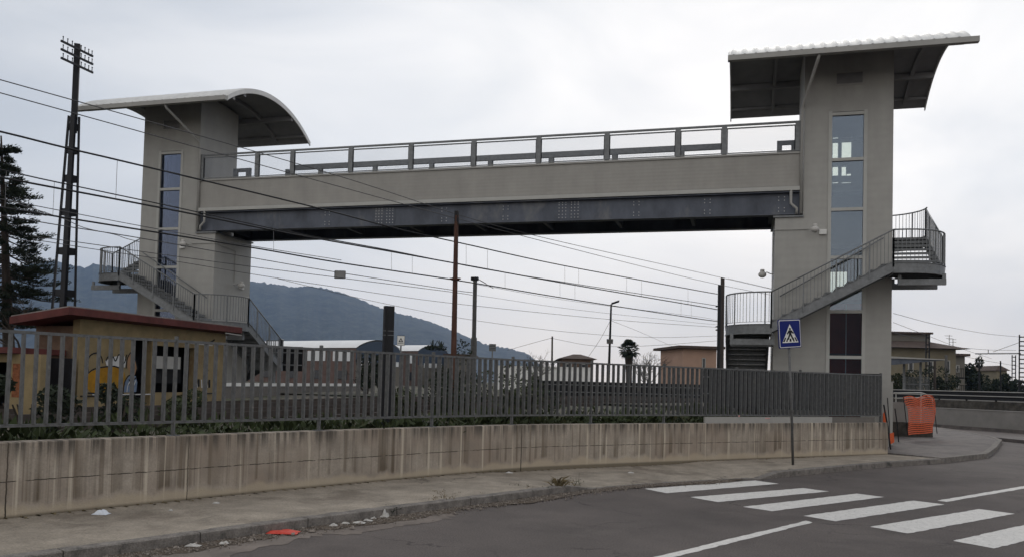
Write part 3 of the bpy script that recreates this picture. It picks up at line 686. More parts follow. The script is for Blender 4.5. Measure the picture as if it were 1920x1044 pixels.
    if R:
        lamp((XB, 28.6, 5.65), (-1, 0, 0), 'round lamp on the side of the right tower above the lower landing')
    else:
        lamp((XB, 29.35, 5.5), (-1, 0, 0), 'round lamp low on the side of the left tower facing the tracks')
        m = MB(xf); m.box((XB - .08, 29.75, 5.4), (XB, 29.98, 5.56)); tag(m.build('emergency_light', M_white), 'white box light low on the side of the left tower facing the tracks', 'light', 'box lights on the lift towers')
    m = MB(xf)
    m.tube([V3(2.05, Y0 - .02, 7.0), V3(XB - .02, Y0 - .02, 7.0)] + ([V3(XB - .02, Y0 + .6, 6.9), V3(XB - .02, Y0 + .6, 5.7)] if R else [V3(XB - .02, 29.35, 6.9), V3(XB - .02, 29.35, 5.6)]), .014, 5); m.build('conduit', M_trim, T)
    return T
tower(None, 'right'); tower(mirror, 'left')

# ---- stairs winding round each tower
RL, RD = 26.72, 28.0 - .02
def stair(xf, side):
    R = side == 'right'
    b0 = V3(3.2, 27.2, .2); b0 = xf(b0) if xf else b0
    T = thing('staircase', b0, 'galvanised open steel staircase winding around the ' + ('right' if R else 'left') + ' lift tower', 'staircase', 'stairs around the lift towers')
    yo, yi = 26.72, 27.86                      # outer and inner line of the front flight
    xo_l, xi_l, xo_r, xi_r = -.5, .88, 6.0, 4.66
    yb_o, yb_i = 31.75, 30.64
    zA, zB, zC, zD, zE = 3.83, 5.68, 7.08, 8.45, 2.35
    def flight(p0, p1, q0, q1, n):
        """p: outer edge start/end, q: inner edge start/end (z included)"""
        p0, p1, q0, q1 = map(Vector, (p0, p1, q0, q1))
        for a, b in ((p0, p1), (q0, q1)):
            m = MB(xf); m.prism([a + Z_ * .06, b + Z_ * .06, b + Z_ * -.24, a + Z_ * -.24], (q0 - p0).normalized() * (.018 if a is p0 else -.018))
            off = (q0 - p0).normalized() * (.03 if a is p0 else -.03)
            m.beam(a + off + Z_ * .06, b + off + Z_ * .06, .08, .012); m.beam(a + off + Z_ * -.24, b + off + Z_ * -.24, .08, .012)
            m.build('stringer', M_steel, T, fixn=True)
        for i in range(n):
            t = (i + .5) / n; a = p0.lerp(p1, t); b = q0.lerp(q1, t); rise = (p1.z - p0.z) / n
            d = V3(*(p1 - p0).to_2d(), 0).normalized(); c = (a + b) / 2; sd = V3(*(b - a).to_2d(), 0)
            m = MB(xf); c.z = p0.z + rise * (i + (1 if rise > 0 else 0)) - .02
            m.obox(c, d, sd.normalized(), Z_, .15, sd.length / 2 - .02, .016); rh_ = .03 if rise > 0 else abs(rise) * .43
            m.obox(c - Z_ * (rh_ + .005) - d * .14 * (1 if rise > 0 else -1), d, sd.normalized(), Z_, .008, sd.length / 2 - .02, rh_)
            m.build('tread', M_steel, T)
    def landing(poly, z):
        m = MB(xf); P = [V3(x, y, z - .03) for x, y in poly]; m.prism(P, Z_ * .03); m.build('landing', M_steel, T, fixn=True)
        m = MB(xf); n = len(poly)
        for i in range(n):
            a, b = V3(*poly[i], z), V3(*poly[(i + 1) % n], z); m.beam(a + Z_ * -.13, b + Z_ * -.13, .02, .3); m.beam(a + Z_ * .02, b + Z_ * .02, .07, .014); m.beam(a + Z_ * -.28, b + Z_ * -.28, .07, .014)
        m.build('landing_edge', M_steel, T)
    def arc(cx, cy, r, a0, a1, n=7): return [(cx + r * cos(radians(a0 + (a1 - a0) * i / n)), cy + r * sin(radians(a0 + (a1 - a0) * i / n))) for i in range(n + 1)]
    r_ = 1.28
    # plan of the corner landings
    A = [(xi_l, yi), (xi_l, yo)] + arc(xo_l + r_, yo + r_, r_, 270, 180) + [(xo_l, 28.2), (xi_l, 28.2)]
    B = [(xi_r, yi)] + [(xi_r, 28.2), (xo_r, 28.2)] + arc(xo_r - r_, yo + r_, r_, 0, -90) + [(xi_r - .3, yo), (xi_r - .3, yi)]
    Cc = [(xi_r, yb_i), (xi_r, yb_o)] + arc(xo_r - r_, yb_o - r_, r_, 90, 0) + [(xo_r, yb_i), ]
    D = [(xi_l, yb_i), (xo_l, yb_i)] + arc(xo_l + r_, yb_o - r_, r_, 180, 90) + [(xi_l, yb_o)]
    landing(A, zA); landing(B, zB); landing(Cc, zC); landing(D, zE)
    flight((xi_l, yo, zA), (xi_r - .3, yo, zB), (xi_l, yi, zA), (xi_r - .3, yi, zB), 11)
    flight((xo_r, 28.2, zB), (xo_r, yb_i, zC), (xi_r, 28.2, zB), (xi_r, yb_i, zC), 8)
    flight((xi_r, yb_o, zC), (1.9, yb_o, zD), (xi_r, yb_i, zC), (1.9, yb_i, zD), 8)
    flight((xo_l, 28.2, zA), (xo_l, yb_i, zE), (xi_l, 28.2, zA), (xi_l, yb_i, zE), 9)
    flight((xi_l, yb_o, zE), (3.9, yb_o, .6), (xi_l, yb_i, zE), (3.9, yb_i, .6), 10)
    # railings along the outer edge
    def railing(pts, midrail=False, post_every=9, balus=True):
        P = [Vector(p) for p in pts]; m = MB(xf); m.tube([p + Z_ * 1.02 for p in P], .024, 6); m.build('handrail', M_steel, T, smooth=True)
        m = MB(xf)
        for a, b in zip(P, P[1:]): m.beam(a + Z_ * .09, b + Z_ * .09, .03, .012)
        acc = 0; cnt = 0
        for a, b in zip(P, P[1:]):
            l = (b - a).length; t = -acc
            while t + .118 < l:
                t += .118; q = a.lerp(b, max(0, t / l)); cnt += 1; rr = .02 if cnt % post_every == 0 else .0075
                m.beam(q + Z_ * (.09 if rr < .01 else -.1), q + Z_ * 1.0, rr * 2, rr * 2)
            acc = (l - t) if t > 0 else acc + l
            acc = l - t
            acc = max(0, min(.118, acc))
        for q in (P[0], P[-1]): m.beam(q + Z_ * -.1, q + Z_ * 1.02, .045, .045)
        m.build('railing', M_steel, T)
    la = [V3(x, y, zA) for x, y in arc(xo_l + r_, yo + r_, r_, 180, 270)]
    lb = [V3(x, y, zB) for x, y in arc(xo_r - r_, yo + r_, r_, -90, 0)]
    lc = [V3(x, y, zC) for x, y in arc(xo_r - r_, yb_o - r_, r_, 0, 90)]
    ld = [V3(x, y, zE) for x, y in arc(xo_l + r_, yb_o - r_, r_, 90, 180)]
    railing([V3(xo_l, 28.2, zA)] + la + [V3(xi_l, yo, zA)])
    railing([V3(xi_l, yo, zA), V3(xi_r - .3, yo, zB)])
    railing([V3(xi_r - .3, yo, zB)] + lb + [V3(xo_r, 28.2, zB)])
    railing([V3(xo_r, 28.2, zB), V3(xo_r, yb_i, zC)])
    railing([V3(xo_r, yb_i, zC)] + lc + [V3(xi_r, yb_o, zC)])
    railing([V3(xi_r, yb_o, zC), V3(1.9, yb_o, zD)])
    railing([V3(xo_l, yb_i, zE), V3(xo_l, 28.2, zA)])
    railing([V3(xi_l, yb_o, zE)] + ld + [V3(xo_l, yb_i, zE)])
    # wall-side handrail of the front flight
    m = MB(xf); m.tube([V3(xi_l + .3, yi + .02, zA + 1.0), V3(xi_r - .4, yi + .02, zB + .98)], .022, 6); m.build('handrail', M_steel, T, smooth=True)
    # brackets carrying the corner landings
    for z, xa, xb in ((zA, xo_l + .15, 1.0), (zB, XR, xo_r - .15)):
        for y in (27.0, 28.15):
            m = MB(xf); m.box((xa, y - .06, z - .62), (xb, y + .06, z - .44)); m.box((xa, y - .02, z - .44), (xa + .1, y + .02, z - .28)); m.box((xb - .1, y - .02, z - .44), (xb, y + .02, z - .28)); m.build('bracket', M_steel, T)
    # columns
    for x, y, z in ((xo_l + .3, yb_i, zE),):
        m = MB(xf); m.beam((x, y, .1), (x, y, z - .28), .12, .12); m.build('column', M_steel, T)
    return T
stair(None, 'right'); stair(mirror, 'left')

# ---- bridge span
BX0, BX1 = 2 * MID - XL, XL               # between the towers' inner faces
FB = thing('footbridge', V3(MID, 29.2, 7.46), 'long steel footbridge span with beige parapet panels crossing above the railway', 'footbridge')
bx0, bx1 = BX0 + .06, BX1 - .06
for yw, nm in ((28.12, 'near'), (30.38, 'far')):
    m = MB(); m.box((bx0, yw - .008, 7.52), (bx1, yw + .008, 8.22)); m.box((bx0, yw - .17, 7.49), (bx1, yw + .17, 7.52)); m.box((bx0, yw - .17, 8.22), (bx1, yw + .17, 8.25))
    sgn = -1 if nm == 'near' else 1
    gd = m.build('girder', M_girder, FB)
    if nm == 'near':
        gx = [oy(x, 400, 28.1).x for x in (614, 721, 833, 948, 1066, 1193, 1326, 1465)]
        for k, x in enumerate(gx):
            m = MB(); wide = k in (1, 4); cols = (-.34, -.22, -.1, .1, .22, .34) if wide else (-.09, .09); rws = (7.63, 7.74, 7.86, 7.97, 8.08, 8.16) if wide else (7.63, 7.74, 7.99, 8.10)
            for c in cols:
                for z in rws: m.tube([V3(x + c, yw - .024, z), V3(x + c, yw - .04, z)], .017, 6)
            m.build('bolt', M_bolt, gd)
            if wide:
                m = MB(); m.box((x - .42, yw - .022, 7.58), (x + .42, yw - .009, 8.19)); m.build('splice_plate', M_girder, gd)
                m = MB()
                for c in range(9): m.tube([V3(x - .42 + c * .105, yw - .1, 7.488), V3(x - .42 + c * .105, yw - .1, 7.455)], .018, 6)
                m.build('bolt', M_girder, gd)
for k in range(9):
    x = bx0 + .9 + (bx1 - bx0 - 1.8) * k / 8; m = MB(); m.box((x - .06, 28.3, 7.6), (x + .06, 30.2, 8.0)); m.build('cross_beam', M_girder, FB)
m = MB(); m.box((bx0, 28.3, 8.03), (bx1, 30.2, 8.2)); m.build('deck', M_girder, FB)
m = MB(); m.box((bx0, 28.0, 8.30), (bx1, 30.5, 8.34)); m.build('walkway', M_plat, FB)
for y, o in ((28.0, -1), (30.5, 1)):
    m = MB(); ya, yb = (y - .03, y + .03); m.box((bx0, ya, 8.425), (bx1, yb, 9.48)); m.build('parapet_panel', M_fascia, FB)
    m = MB(); m.box((bx0, y - .10 * (1 if o < 0 else -1), 8.27), (bx1, y + .05 * (-o), 8.405)); m.build('lower_trim', M_frame, FB)
    m = MB(); m.box((bx0, y - .034, 8.405), (bx1, y + .034, 8.425)); m.build('painted_gap_shade', M_dark, FB)  # dark strip painting the shade of a recess above the trim
    m = MB(); m.box((bx0, y - .07, 9.48), (bx1, y + .07, 9.545)); m.build('upper_trim', M_trim, FB)
    m = MB(); m.box((bx0 + (2.7 if o > 0 else 0), y - .04, 10.5), (bx1 - (2.4 if o > 0 else 0), y + .04, 10.56)); m.build('top_rail', M_steel, FB)
    if o < 0: m = MB(); m.box((bx0, y - .025, 10.41), (bx1, y + .025, 10.445)); m.build('glazing_rail', M_steel, FB); m = MB(); m.box((bx0, y - .018, 9.58), (bx1, y + .018, 9.61)); m.build('glazing_rail', M_steel, FB)
    if o > 0: m = MB(); m.box((bx0 + 2.7, y - .06, 10.45), (bx1 - 2.4, y + .06, 10.66)); m.build('handrail', M_steel, FB)
    if o < 0: px = [oy(x, 300, 28.0).x for x in (483, 549, 658, 770.5, 888, 1009.7, 1137.6, 1270.7, 1357.6)]
    else: px = [oy(x, 300, 30.5).x for x in (540, 602, 704, 810, 920, 1034, 1153, 1279)]
    px = [bx0 + .08] + px + [bx1 - .12] if o < 0 else px
    for x in px: m = MB(); m.box((x - .085, y - .05, 9.57), (x + .085, y + .05, 10.5)); m.build('post', M_steel, FB)
    for a, b in zip(px, px[1:]):
        m = MB(); m.box((a + .11, y - .003, 9.64), (b - .11, y + .003, 10.4)); m.build('infill_panel', M_infill, FB)
        for q in (a + .1, b - .1): fr = MB(); fr.box((q - .012, y - .015, 9.6), (q + .012, y + .015, 10.44)); fr.build('panel_frame', M_dark, FB)
# end gates beside the lift doors, on the far parapet
for xa, xb, yt in ((1457, 1494, 265), (438, 471, 317)):
    a, b = oy(xa, yt, 28.18), oy(xb, yt, 28.18); w_ = b.x - a.x; z1 = a.z
    m = MB(); m.panel((a.x, 28.16, 9.545), X_, Z_, V3(0, .06, 0), w_, z1 - 9.545, [(w_ * .26, w_ * .72, .09, (z1 - 9.545) * .66)]); m.build('end_frame', M_steel, FB)
# ================================================================== SIGN AT THE CROSSING
SB = oz(1487, 871, .13); SC = at(1478, 625, SB.y / 1.0 if False else (SB - CAM).dot(cF) - .05)
sg = thing('crossing_sign', SB, 'blue square pedestrian crossing sign on a leaning grey post by the zebra crossing', 'road sign')
m = MB(); lean = (SC - SB); m.tube([SB - Z_ * .05, SB + lean * .5 + V3(.012, 0, 0), SC + lean.normalized() * .3], .03, 8); m.build('post', M_fence, sg, smooth=True)
fx = V3(cos(YAW + .42), sin(YAW + .42), 0); fx = (fx + Z_ * .085).normalized()
fnv = V3(fx.y, -fx.x, 0).normalized(); fz = fx.cross(fnv) * -1; fz = fz if fz.z > 0 else -fz
Cn = SC + fnv * .05
def rrect(m, w, h, r, y, th, c=(0, 0)):
    pts = []
    for cx, cy, a in ((w - r, h - r, 0), (-w + r, h - r, 90), (-w + r, -h + r, 180), (w - r, -h + r, 270)):
        for k in range(6): t = radians(a + k * 18); pts.append(Cn + fx * (cx + r * cos(t) + c[0]) + fz * (cy + r * sin(t) + c[1]) + fnv * y)
    m.prism(pts, fnv * th)
hw, hh = .325, .325
m = MB(); rrect(m, hw, hh, .04, -.02, .018); pl = m.build('plate', M_blue, sg, fixn=True)
m = MB(); rrect(m, hw - .016, hh - .016, .035, 0, .003); m.build('border', M_white, pl, fixn=True)
m = MB(); rrect(m, hw - .032, hh - .032, .028, .003, .003); m.build('face', M_blue, pl, fixn=True)
def sp(u, v, k=0): return Cn + fx * (u * hw) + fz * (v * hh) + fnv * (.006 + k)
m = MB(); m.prism([sp(-.72, -.62), sp(.72, -.62), sp(0, .66)], fnv * .003); m.build('triangle', M_white, pl, fixn=True)
m = MB(); K = .003
for q in ([(-.66, -.55), (-.52, -.55), (-.36, -.26), (-.48, -.26)], [(-.40, -.55), (-.27, -.55), (-.2, -.3), (-.28, -.3)], [(-.09, -.55), (.09, -.55), (.07, -.34), (-.07, -.34)], [(.24, -.55), (.38, -.55), (.30, -.3), (.2, -.3)], [(.5, -.55), (.64, -.55), (.46, -.26), (.36, -.26)]):
    m.prism([sp(u, v, K) for u, v in q], fnv * .002)
hd = [sp(.0 + .085 * cos(t * pi / 6), .33 + .085 * sin(t * pi / 6), K + .0005) for t in range(12)]; m.prism(hd, fnv * .002)
for q in ([(-.13, .24), (.13, .24), (.11, -.06), (-.11, -.06)], [(-.12, .24), (-.3, .02), (-.24, -.06), (-.06, .12)], [(.12, .24), (.32, .06), (.28, -.03), (.06, .12)], [(-.1, -.04), (.04, -.04), (-.16, -.42), (-.30, -.42)], [(-.03, -.04), (.11, -.04), (.32, -.40), (.19, -.44)]):
    m.prism([sp(u, v, K + .001) for u, v in q], fnv * .002)
m.build('pictogram', M_ink, pl, fixn=True)
m = MB()
for v in (-.12, .14): m.obox(SC + fz * v, fx, fz, fnv, .07, .015, .035)
m.build('bracket', M_steel, sg)

# ================================================================== MASTS AND POLES
# lattice telegraph mast on the left
B = at(118, 575, 31.5); Tp = at(148, 84, 31.5); Bz = V3(B.x, B.y, 1.0)
LM = thing('telegraph_mast', Bz, 'tall black tapering lattice mast with three insulator arms behind the yellow building', 'mast')
ax = V3(.80, .60, 0).normalized(); ay = V3(-ax.y, ax.x, 0)
def mst(z, u, v=0):
    t = (z - 1.0) / (Tp.z - 1.0); c = V3(B.x + (Tp.x - B.x) * 0, B.y, z) + V3(.15 * t, 0, 0); hw_ = .45 * (1 - t) + .08 * t + .02
    return c + ax * (u * hw_) + ay * (v * hw_ * .8)
for u, v, w in ((-1, 0, .11), (1, 0, .11), (0, -1, .19), (0, 1, .12)):
    m = MB(); zz = [1.0 + (11.6 - 1.0) * i / 8 for i in range(9)]
    for a, b in zip(zz, zz[1:]): m.beam(mst(a, u, v), mst(b, u, v), w, w * .6)
    m.build('leg', M_black, LM)
for z in (3.0, 4.65, 6.25, 7.75, 9.05, 10.15, 11.05):
    m = MB(); m.prism([mst(z, -1.05), mst(z, 0, -1.05), mst(z, 1.05), mst(z, 0, 1.05)], Z_ * .26); m.build('tie_plate', M_black, LM)
m = MB(); m.obox(mst(12.7, 0), ax, ay, Z_, .105, .11, 1.72); m.build('mast_head', M_black, LM)
for k, (xa, ya, xb, yb) in enumerate(((118, 77, 172, 106), (116.5, 93, 172, 120.5), (116, 109, 172, 136.5))):
    mid = at(145, (ya + yb) / 2 + .5, 31.5); m = MB(); dv = V3(.03, 1, 0).normalized(); p0 = mid - dv * .76; p1 = mid + dv * .76
    # ends at the depth where the arm's picture ends lie
    m.beam(p0, p1, .06, .075); ar = m.build('cross_arm', M_black, LM)
    for t in (.06, .2, .34, .62, .74, .86, .97):
        q = p0.lerp(p1, t); m = MB(); m.tube([q, q + Z_ * .16], .016, 5); m.ball(q + Z_ * .19, .028, 4); m.build('insulator', M_black, ar)

def pole(name, px, ytop, w, r, m_, label, cat='pole', zb=1.0, taper=.75, lean=None, group=None):
    tp = at(px[0], ytop, w); bt = at(px[1], 690, w); bt = V3(bt.x, bt.y, zb)
    t = thing(name, bt, label, cat, group); m = MB(); m.tube([bt, bt.lerp(tp, .5), tp], [r, r * (1 + taper) / 2, r * taper], 10); m.build('shaft', m_, t, smooth=False); return t, bt, tp
t, bt, tp = pole('iron_pole', (856, 851), 404, 19.5, .078, M_rust, 'rust brown iron pole standing in front of the bridge girder', taper=.62, zb=.7)
m = MB(); q = bt.lerp(tp, .70); m.tube([q - Z_ * .02, q + Z_ * .03], .10, 10); m.box(q + V3(-.13, -.03, 0), q + V3(.13, .03, .03)); m.build('collar', M_rust, t)
m = MB(); m.box(tp + V3(-.04, -.04, -.16), tp + V3(.04, .05, .1)); m.tube([tp + V3(.03, 0, -.05), tp + V3(.06, -.02, -.22)], .02, 6); m.build('cap_bracket', M_dark, t)
t, bt, tp = pole('concrete_pole', (891, 888), 520, 42, .115, M_cpole, 'grey concrete pole with wire fixings right of the rusty pole', taper=.9)
m = MB(); m.box(tp + V3(-.2, -.1, -.16), tp + V3(.16, .1, .02)); m.beam(tp + V3(.1, 0, -.05), tp + V3(.95, .1, -.55), .03, .03); m.beam(tp + V3(.1, 0, -.05), tp + V3(.55, .1, -.3), .03, .03); m.build('bracket', M_dark, t)
m = MB(); m.tube([bt.lerp(tp, .0), bt.lerp(tp, .5)], .15, 10); m.build('sleeve', M_cpole, t)
t, bt, tp = pole('street_lamp', (1146, 1141), 570, 55, .10, M_dark, 'slender dark street lamp with one short head above the white boundary wall', 'street lamp', taper=.6)
m = MB(); m.obox(tp + cR * .27 + Z_ * .12, (cR + Z_ * .35).normalized(), cF, Z_, .27, .12, .07); m.build('lamp_head', M_dark, t)
m = MB(); q = bt.lerp(tp, .60); m.box(q + V3(-.2, -.1, -.15), q + V3(.2, .1, .15)); m.build('junction_box', M_cpole, t)
pole('wire_pole', (1035.5, 1035.5), 630, 62, .085, M_wood, 'thin bare wooden pole with one cable over the shrub')
ct, bt, tp = pole('catenary_mast', (1355, 1353), 521, 62, .17, M_wood, 'taller brown mast of the pair left of the right staircase', 'mast', taper=.9, group='twin masts beside the right stair')
ct, bt, tp = pole('catenary_mast', (1349, 1347), 534, 61, .13, M_dark, 'shorter dark mast of the pair, carrying wire insulators beside the right staircase', 'mast', taper=.9, group='twin masts beside the right stair')
for y in (574, 612, 618):
    q = at(1342, y, 61); m = MB(); m.tube([q, q + cR * .28], .06, 6); m.build('insulator', M_dark, ct)

# black totem behind the railing
tb = at(726, 690, 17.5); tz = at(726, 573, 17.5).z
to = thing('sign_totem', V3(tb.x, tb.y, .75), 'tall blue black metal totem standing behind the railing against the mountain', 'totem')
m = MB(); d1 = (cR * .94 + cF * .34); d1.z = 0; d1.normalize(); d2 = V3(-d1.y, d1.x, 0)
m.obox(V3(tb.x, tb.y, (tz + .75) / 2), d1, d2, Z_, .105, .075, (tz - .75) / 2); m.build('casing', M_black, to)
m = MB(); q = V3(tb.x, tb.y, 0) - d2 * .085 - d1 * .05; m.beam(q + Z_ * .8, q + Z_ * (tz - .08), .03, .02); m.build('conduit', M_dark, to)
for z in (tz - .62, tz - .53): m = MB(); m.obox(V3(tb.x, tb.y, z), d1, d2, Z_, .112, .082, .006); m.build('strap', M_steel, to)
# small warning plate
def plate_sign(name, x, y, w, pw, ph, label, mat_, zb=.9):
    c = at(x, y, w); t = thing(name, V3(c.x, c.y, zb), label, 'sign'); rx = V3(cR.x, cR.y, 0).normalized(); fy = V3(cF.x, cF.y, 0).normalized()
    m = MB(); m.tube([V3(c.x, c.y, zb), V3(c.x, c.y, c.z + ph / 2)], .025, 6); m.build('post', M_steel, t)
    m = MB(); m.obox(c - fy * .035, rx, fy, Z_, pw / 2, .008, ph / 2); p = m.build('plate', mat_, t); return t, p, c - fy * .046, rx, fy
t, p, c, rx, fy = plate_sign('warning_sign', 752, 638, 26, .235, .32, 'small white square warning plate with a black triangle beside the black totem', M_white)
m = MB(); th = .012; k = Z_
for a, b in (((-.117, -.155), (.117, -.155)), ((-.117, .155), (.117, .155)), ((-.117, -.155), (-.117, .155)), ((.117, -.155), (.117, .155)), ((-.09, -.09), (.09, -.09))):
    m.beam(c + rx * a[0] + k * a[1], c + rx * b[0] + k * b[1], .004, th)
for q in ([(-.075, -.045), (.075, -.045), (0, .09)],): m.prism([c + rx * u + k * v for u, v in q], fy * -.002)
m.build('symbol', M_ink, p, fixn=True)
m = MB(); m.prism([c - fy * .003 + rx * u + k * v for u, v in ((-.03, -.02), (.03, -.02), (0, .045))], fy * -.001); m.build('triangle', M_white, p, fixn=True)
t, p, c, rx, fy = plate_sign('notice_plate', 923.5, 651, 30, .25, .27, 'small louvred grey plate showing above the railing left of the bare shrub', M_steel)
m = MB()
for z in (-.08, -.02, .04, .1): m.beam(c - rx * .12 + Z_ * z, c + rx * .12 + Z_ * z, .01, .02)
m.build('louvre', M_dark, p)

# ================================================================== OVERHEAD WIRES
def poly(pts, seg=10):
    out = []
    for (a, b) in zip(pts, pts[1:]): out += [a.lerp(b, i / seg) for i in range(seg)]
    return out + [pts[-1]]
def wire(pxs, z, r, label, m_=M_wire, w=None, group='overhead wires of the railway'):
    P = [oz(x, y, z) for x, y in pxs] if w is None else [at(x, y, ww) for (x, y), ww in zip(pxs, w)]
    if w is not None or len(pxs) > 3: P = spline(P, 40)[0]
    m = MB(); m.tube(P, r, 5); o = m.build('overhead_wire', m_, smooth=True)
    return tag(o, label, 'wire', group), P
def ext(a, b, t): return (a[0] + (b[0] - a[0]) * t, a[1] + (b[1] - a[1]) * t)
wire([(-150, 112), (0, 150), (620, 325.8), (958, 431), (1300, 508.5), (1452, 543)], 7.1, .011, 'uppermost of the two feeder wires crossing in front of the left tower roof', M_wireg)
wire([(-150, 135), (0, 174.5), (620, 345.8), (1000, 448), (1300, 523), (1452, 554)], 6.95, .011, 'second feeder wire from the top, below the uppermost across the left tower', M_wireg)
def catenary(name, ms, cs, drops, zm, zc, rm, rc, label):
    Pm = spline([oz(x, y, zm) for x, y in ms], 60)[0]; Pc = spline([oz(x, y, zc) for x, y in cs], 60)[0]
    t = thing('catenary', Pm[10], label, 'catenary', 'catenary wires above the tracks')
    m = MB(); m.tube(Pm, rm, 5); m.build('messenger_wire', M_wire, t, smooth=True)
    m = MB(); m.tube(Pc, rc, 5); m.build('contact_wire', M_wire, t, smooth=True)
    def yat(L_, x):
        for (a, b), (c, d) in zip(L_, L_[1:]):
            if a <= x <= c: return b + (d - b) * (x - a) / (c - a)
    for x in drops:
        p = oz(x, yat(ms, x), zm); x2 = x - (3 if x < 500 else 0); q = oz(x2, yat(cs, x2), zc)
        m = MB(); m.tube([p, q], .005, 4); m.build('dropper', M_wireg, t)
catenary('c1', [(-150, 213), (0, 247), (124, 278), (244, 306), (586, 388), (744, 429), (875, 458.5), (1059, 498.5), (1300, 543), (1345, 551)], [(-150, 304), (0, 333), (320, 393.5), (542, 438), (733, 472), (874, 497.5), (1059, 531), (1300, 572), (1345, 580)],
         [220, 874, 914, 1059, 1085, 1175, 1203, 1290], 6.6, 5.5, .022, .021, 'nearest catenary, its thick messenger wire crossing the left tower glazing')
catenary('c2', [(-150, 285), (12, 321), (102, 341), (320, 387), (542, 435), (733, 470), (900, 503), (1059, 529), (1300, 566), (1345, 573)], [(-150, 360), (0, 388.6), (259, 430.5), (470, 464), (620, 490), (733, 507), (886, 530), (1079, 562), (1300, 595.7), (1345, 602)],
         [12, 102, 513, 734, 773, 947, 1050, 1078, 1277, 1296], 6.5, 5.4, .017, .022, 'second catenary with its pair of wires merging below the bridge span')
FW = lambda *w: w
wire([(-60, 360), (10, 375), (259, 423), (470, 461), (640, 488)], 5.6, .010, 'thin wire crossing the bare sky between pine tree and left tower', M_wireg)
wire([(-60, 395), (0, 404), (120, 424), (259, 446), (470, 483), (629, 510), (846, 543), (886, 548)], 5.2, .012, 'wire passing over the top of the hanging plate to the concrete pole', M_wireg)
wire([(20, 378), (60, 391), (120, 411), (160, 428), (215, 440), (235, 447), (262, 454)], 5.4, .010, 'slack drooping cable between the lattice mast and left tower', M_wireg)
wire([(60, 443), (180, 459), (260, 471), (470, 499.7), (640, 521), (846, 547), (886, 553)], 5.0, .010, 'wire passing under the hanging plate towards the concrete pole', M_wireg)
wire([(60, 449), (200, 471), (330, 490), (470, 513.4), (620, 536.4), (838, 567), (1140, 598), (1345, 613)], 4.9, .009, 'long wire running to the lower insulator of the twin masts', M_wireg)
wire([(520, 522), (671, 558), (846, 593), (1010, 616), (1140, 628), (1240, 632), (1345, 629)], 4.9, .011, 'lowest sagging cable crossing in front of the palm tree', M_wireg, w=[38, 42, 46, 50, 54, 57, 61])
wire([(893, 553), (1079, 580), (1300, 604), (1345, 608)], 0, .009, 'wire from the concrete pole to the twin masts', M_wireg, w=[42, 49, 58, 61])
wire([(893, 533), (1079, 565), (1300, 592), (1345, 600)], 0, .009, 'upper wire leaving the concrete pole towards the twin masts', M_wireg, w=[42, 49, 58, 61])
wire([(951, 656), (990, 645), (1034, 633)], 0, .014, 'short cable rising to the thin wooden pole', M_wireg, w=[64, 63, 62])
wire([(1037, 634), (1100, 646), (1160, 649), (1240, 646), (1345, 638)], 0, .012, 'sagging cable from the thin wooden pole towards the twin masts', M_wireg, w=[62, 61, 60, 60, 61])
wire([(1102, 670), (1125, 636), (1143, 603)], 0, .012, 'guy cable falling left from the street lamp', M_wireg, w=[58, 56, 55])
wire([(1147, 601), (1200, 622), (1268, 652)], 0, .012, 'cable falling right from the street lamp to the pink house', M_wireg, w=[55, 65, 80])
wire([(1365, 522), (1400, 530), (1446, 541)], 0, .012, 'wire leaving the top of the twin masts behind the right stair', M_wireg, w=[62, 64, 66])
wire([(1675, 587), (1760, 609), (1850, 625), (1912, 631)], 0, .02, 'long sagging wire right of the right tower ending at the far lattice mast', M_wireg, w=[66, 80, 95, 105])
wire([(1675, 604), (1740, 629), (1800, 652), (1860, 672)], 0, .018, 'second wire falling away right of the right tower', M_wireg, w=[66, 80, 95, 110])
wire([(1672, 622), (1720, 634), (1738, 637)], 0, .02, 'third wire from the right tower to the house roof mast', M_wireg, w=[66, 76, 79])
wire([(1790, 650), (1850, 655), (1905, 656)], 0, .02, 'level wire over the right roof beside the aerial', M_wireg, w=[90, 98, 106])
wire([(1810, 668), (1850, 676), (1912, 686)], 0, .02, 'lower wire behind the right house running to the far lattice mast', M_wireg, w=[90, 98, 108])
# plate hung between two wires
q = at(637.5, 515, (oz(629, 510, 5.2) - CAM).dot(cF)); m = MB(); rx = V3(cR.x, cR.y, 0).normalized()
hp = thing('hanging_plate', q, 'small grey rectangular plate hanging on the wires below the bridge', 'plate')
m.obox(q, rx, V3(cF.x, cF.y, 0).normalized(), Z_, .16, .01, .115); m.build('plate', M_signback, hp)
m = MB()
for z in (-.12, .12): m.beam(q - rx * .165 + Z_ * z, q + rx * .165 + Z_ * z, .03, .016)
for s in (-1, 1): m.beam(q + rx * .165 * s - Z_ * .12, q + rx * .165 * s + Z_ * .12, .03, .012)
m.build('frame', M_dark, hp)
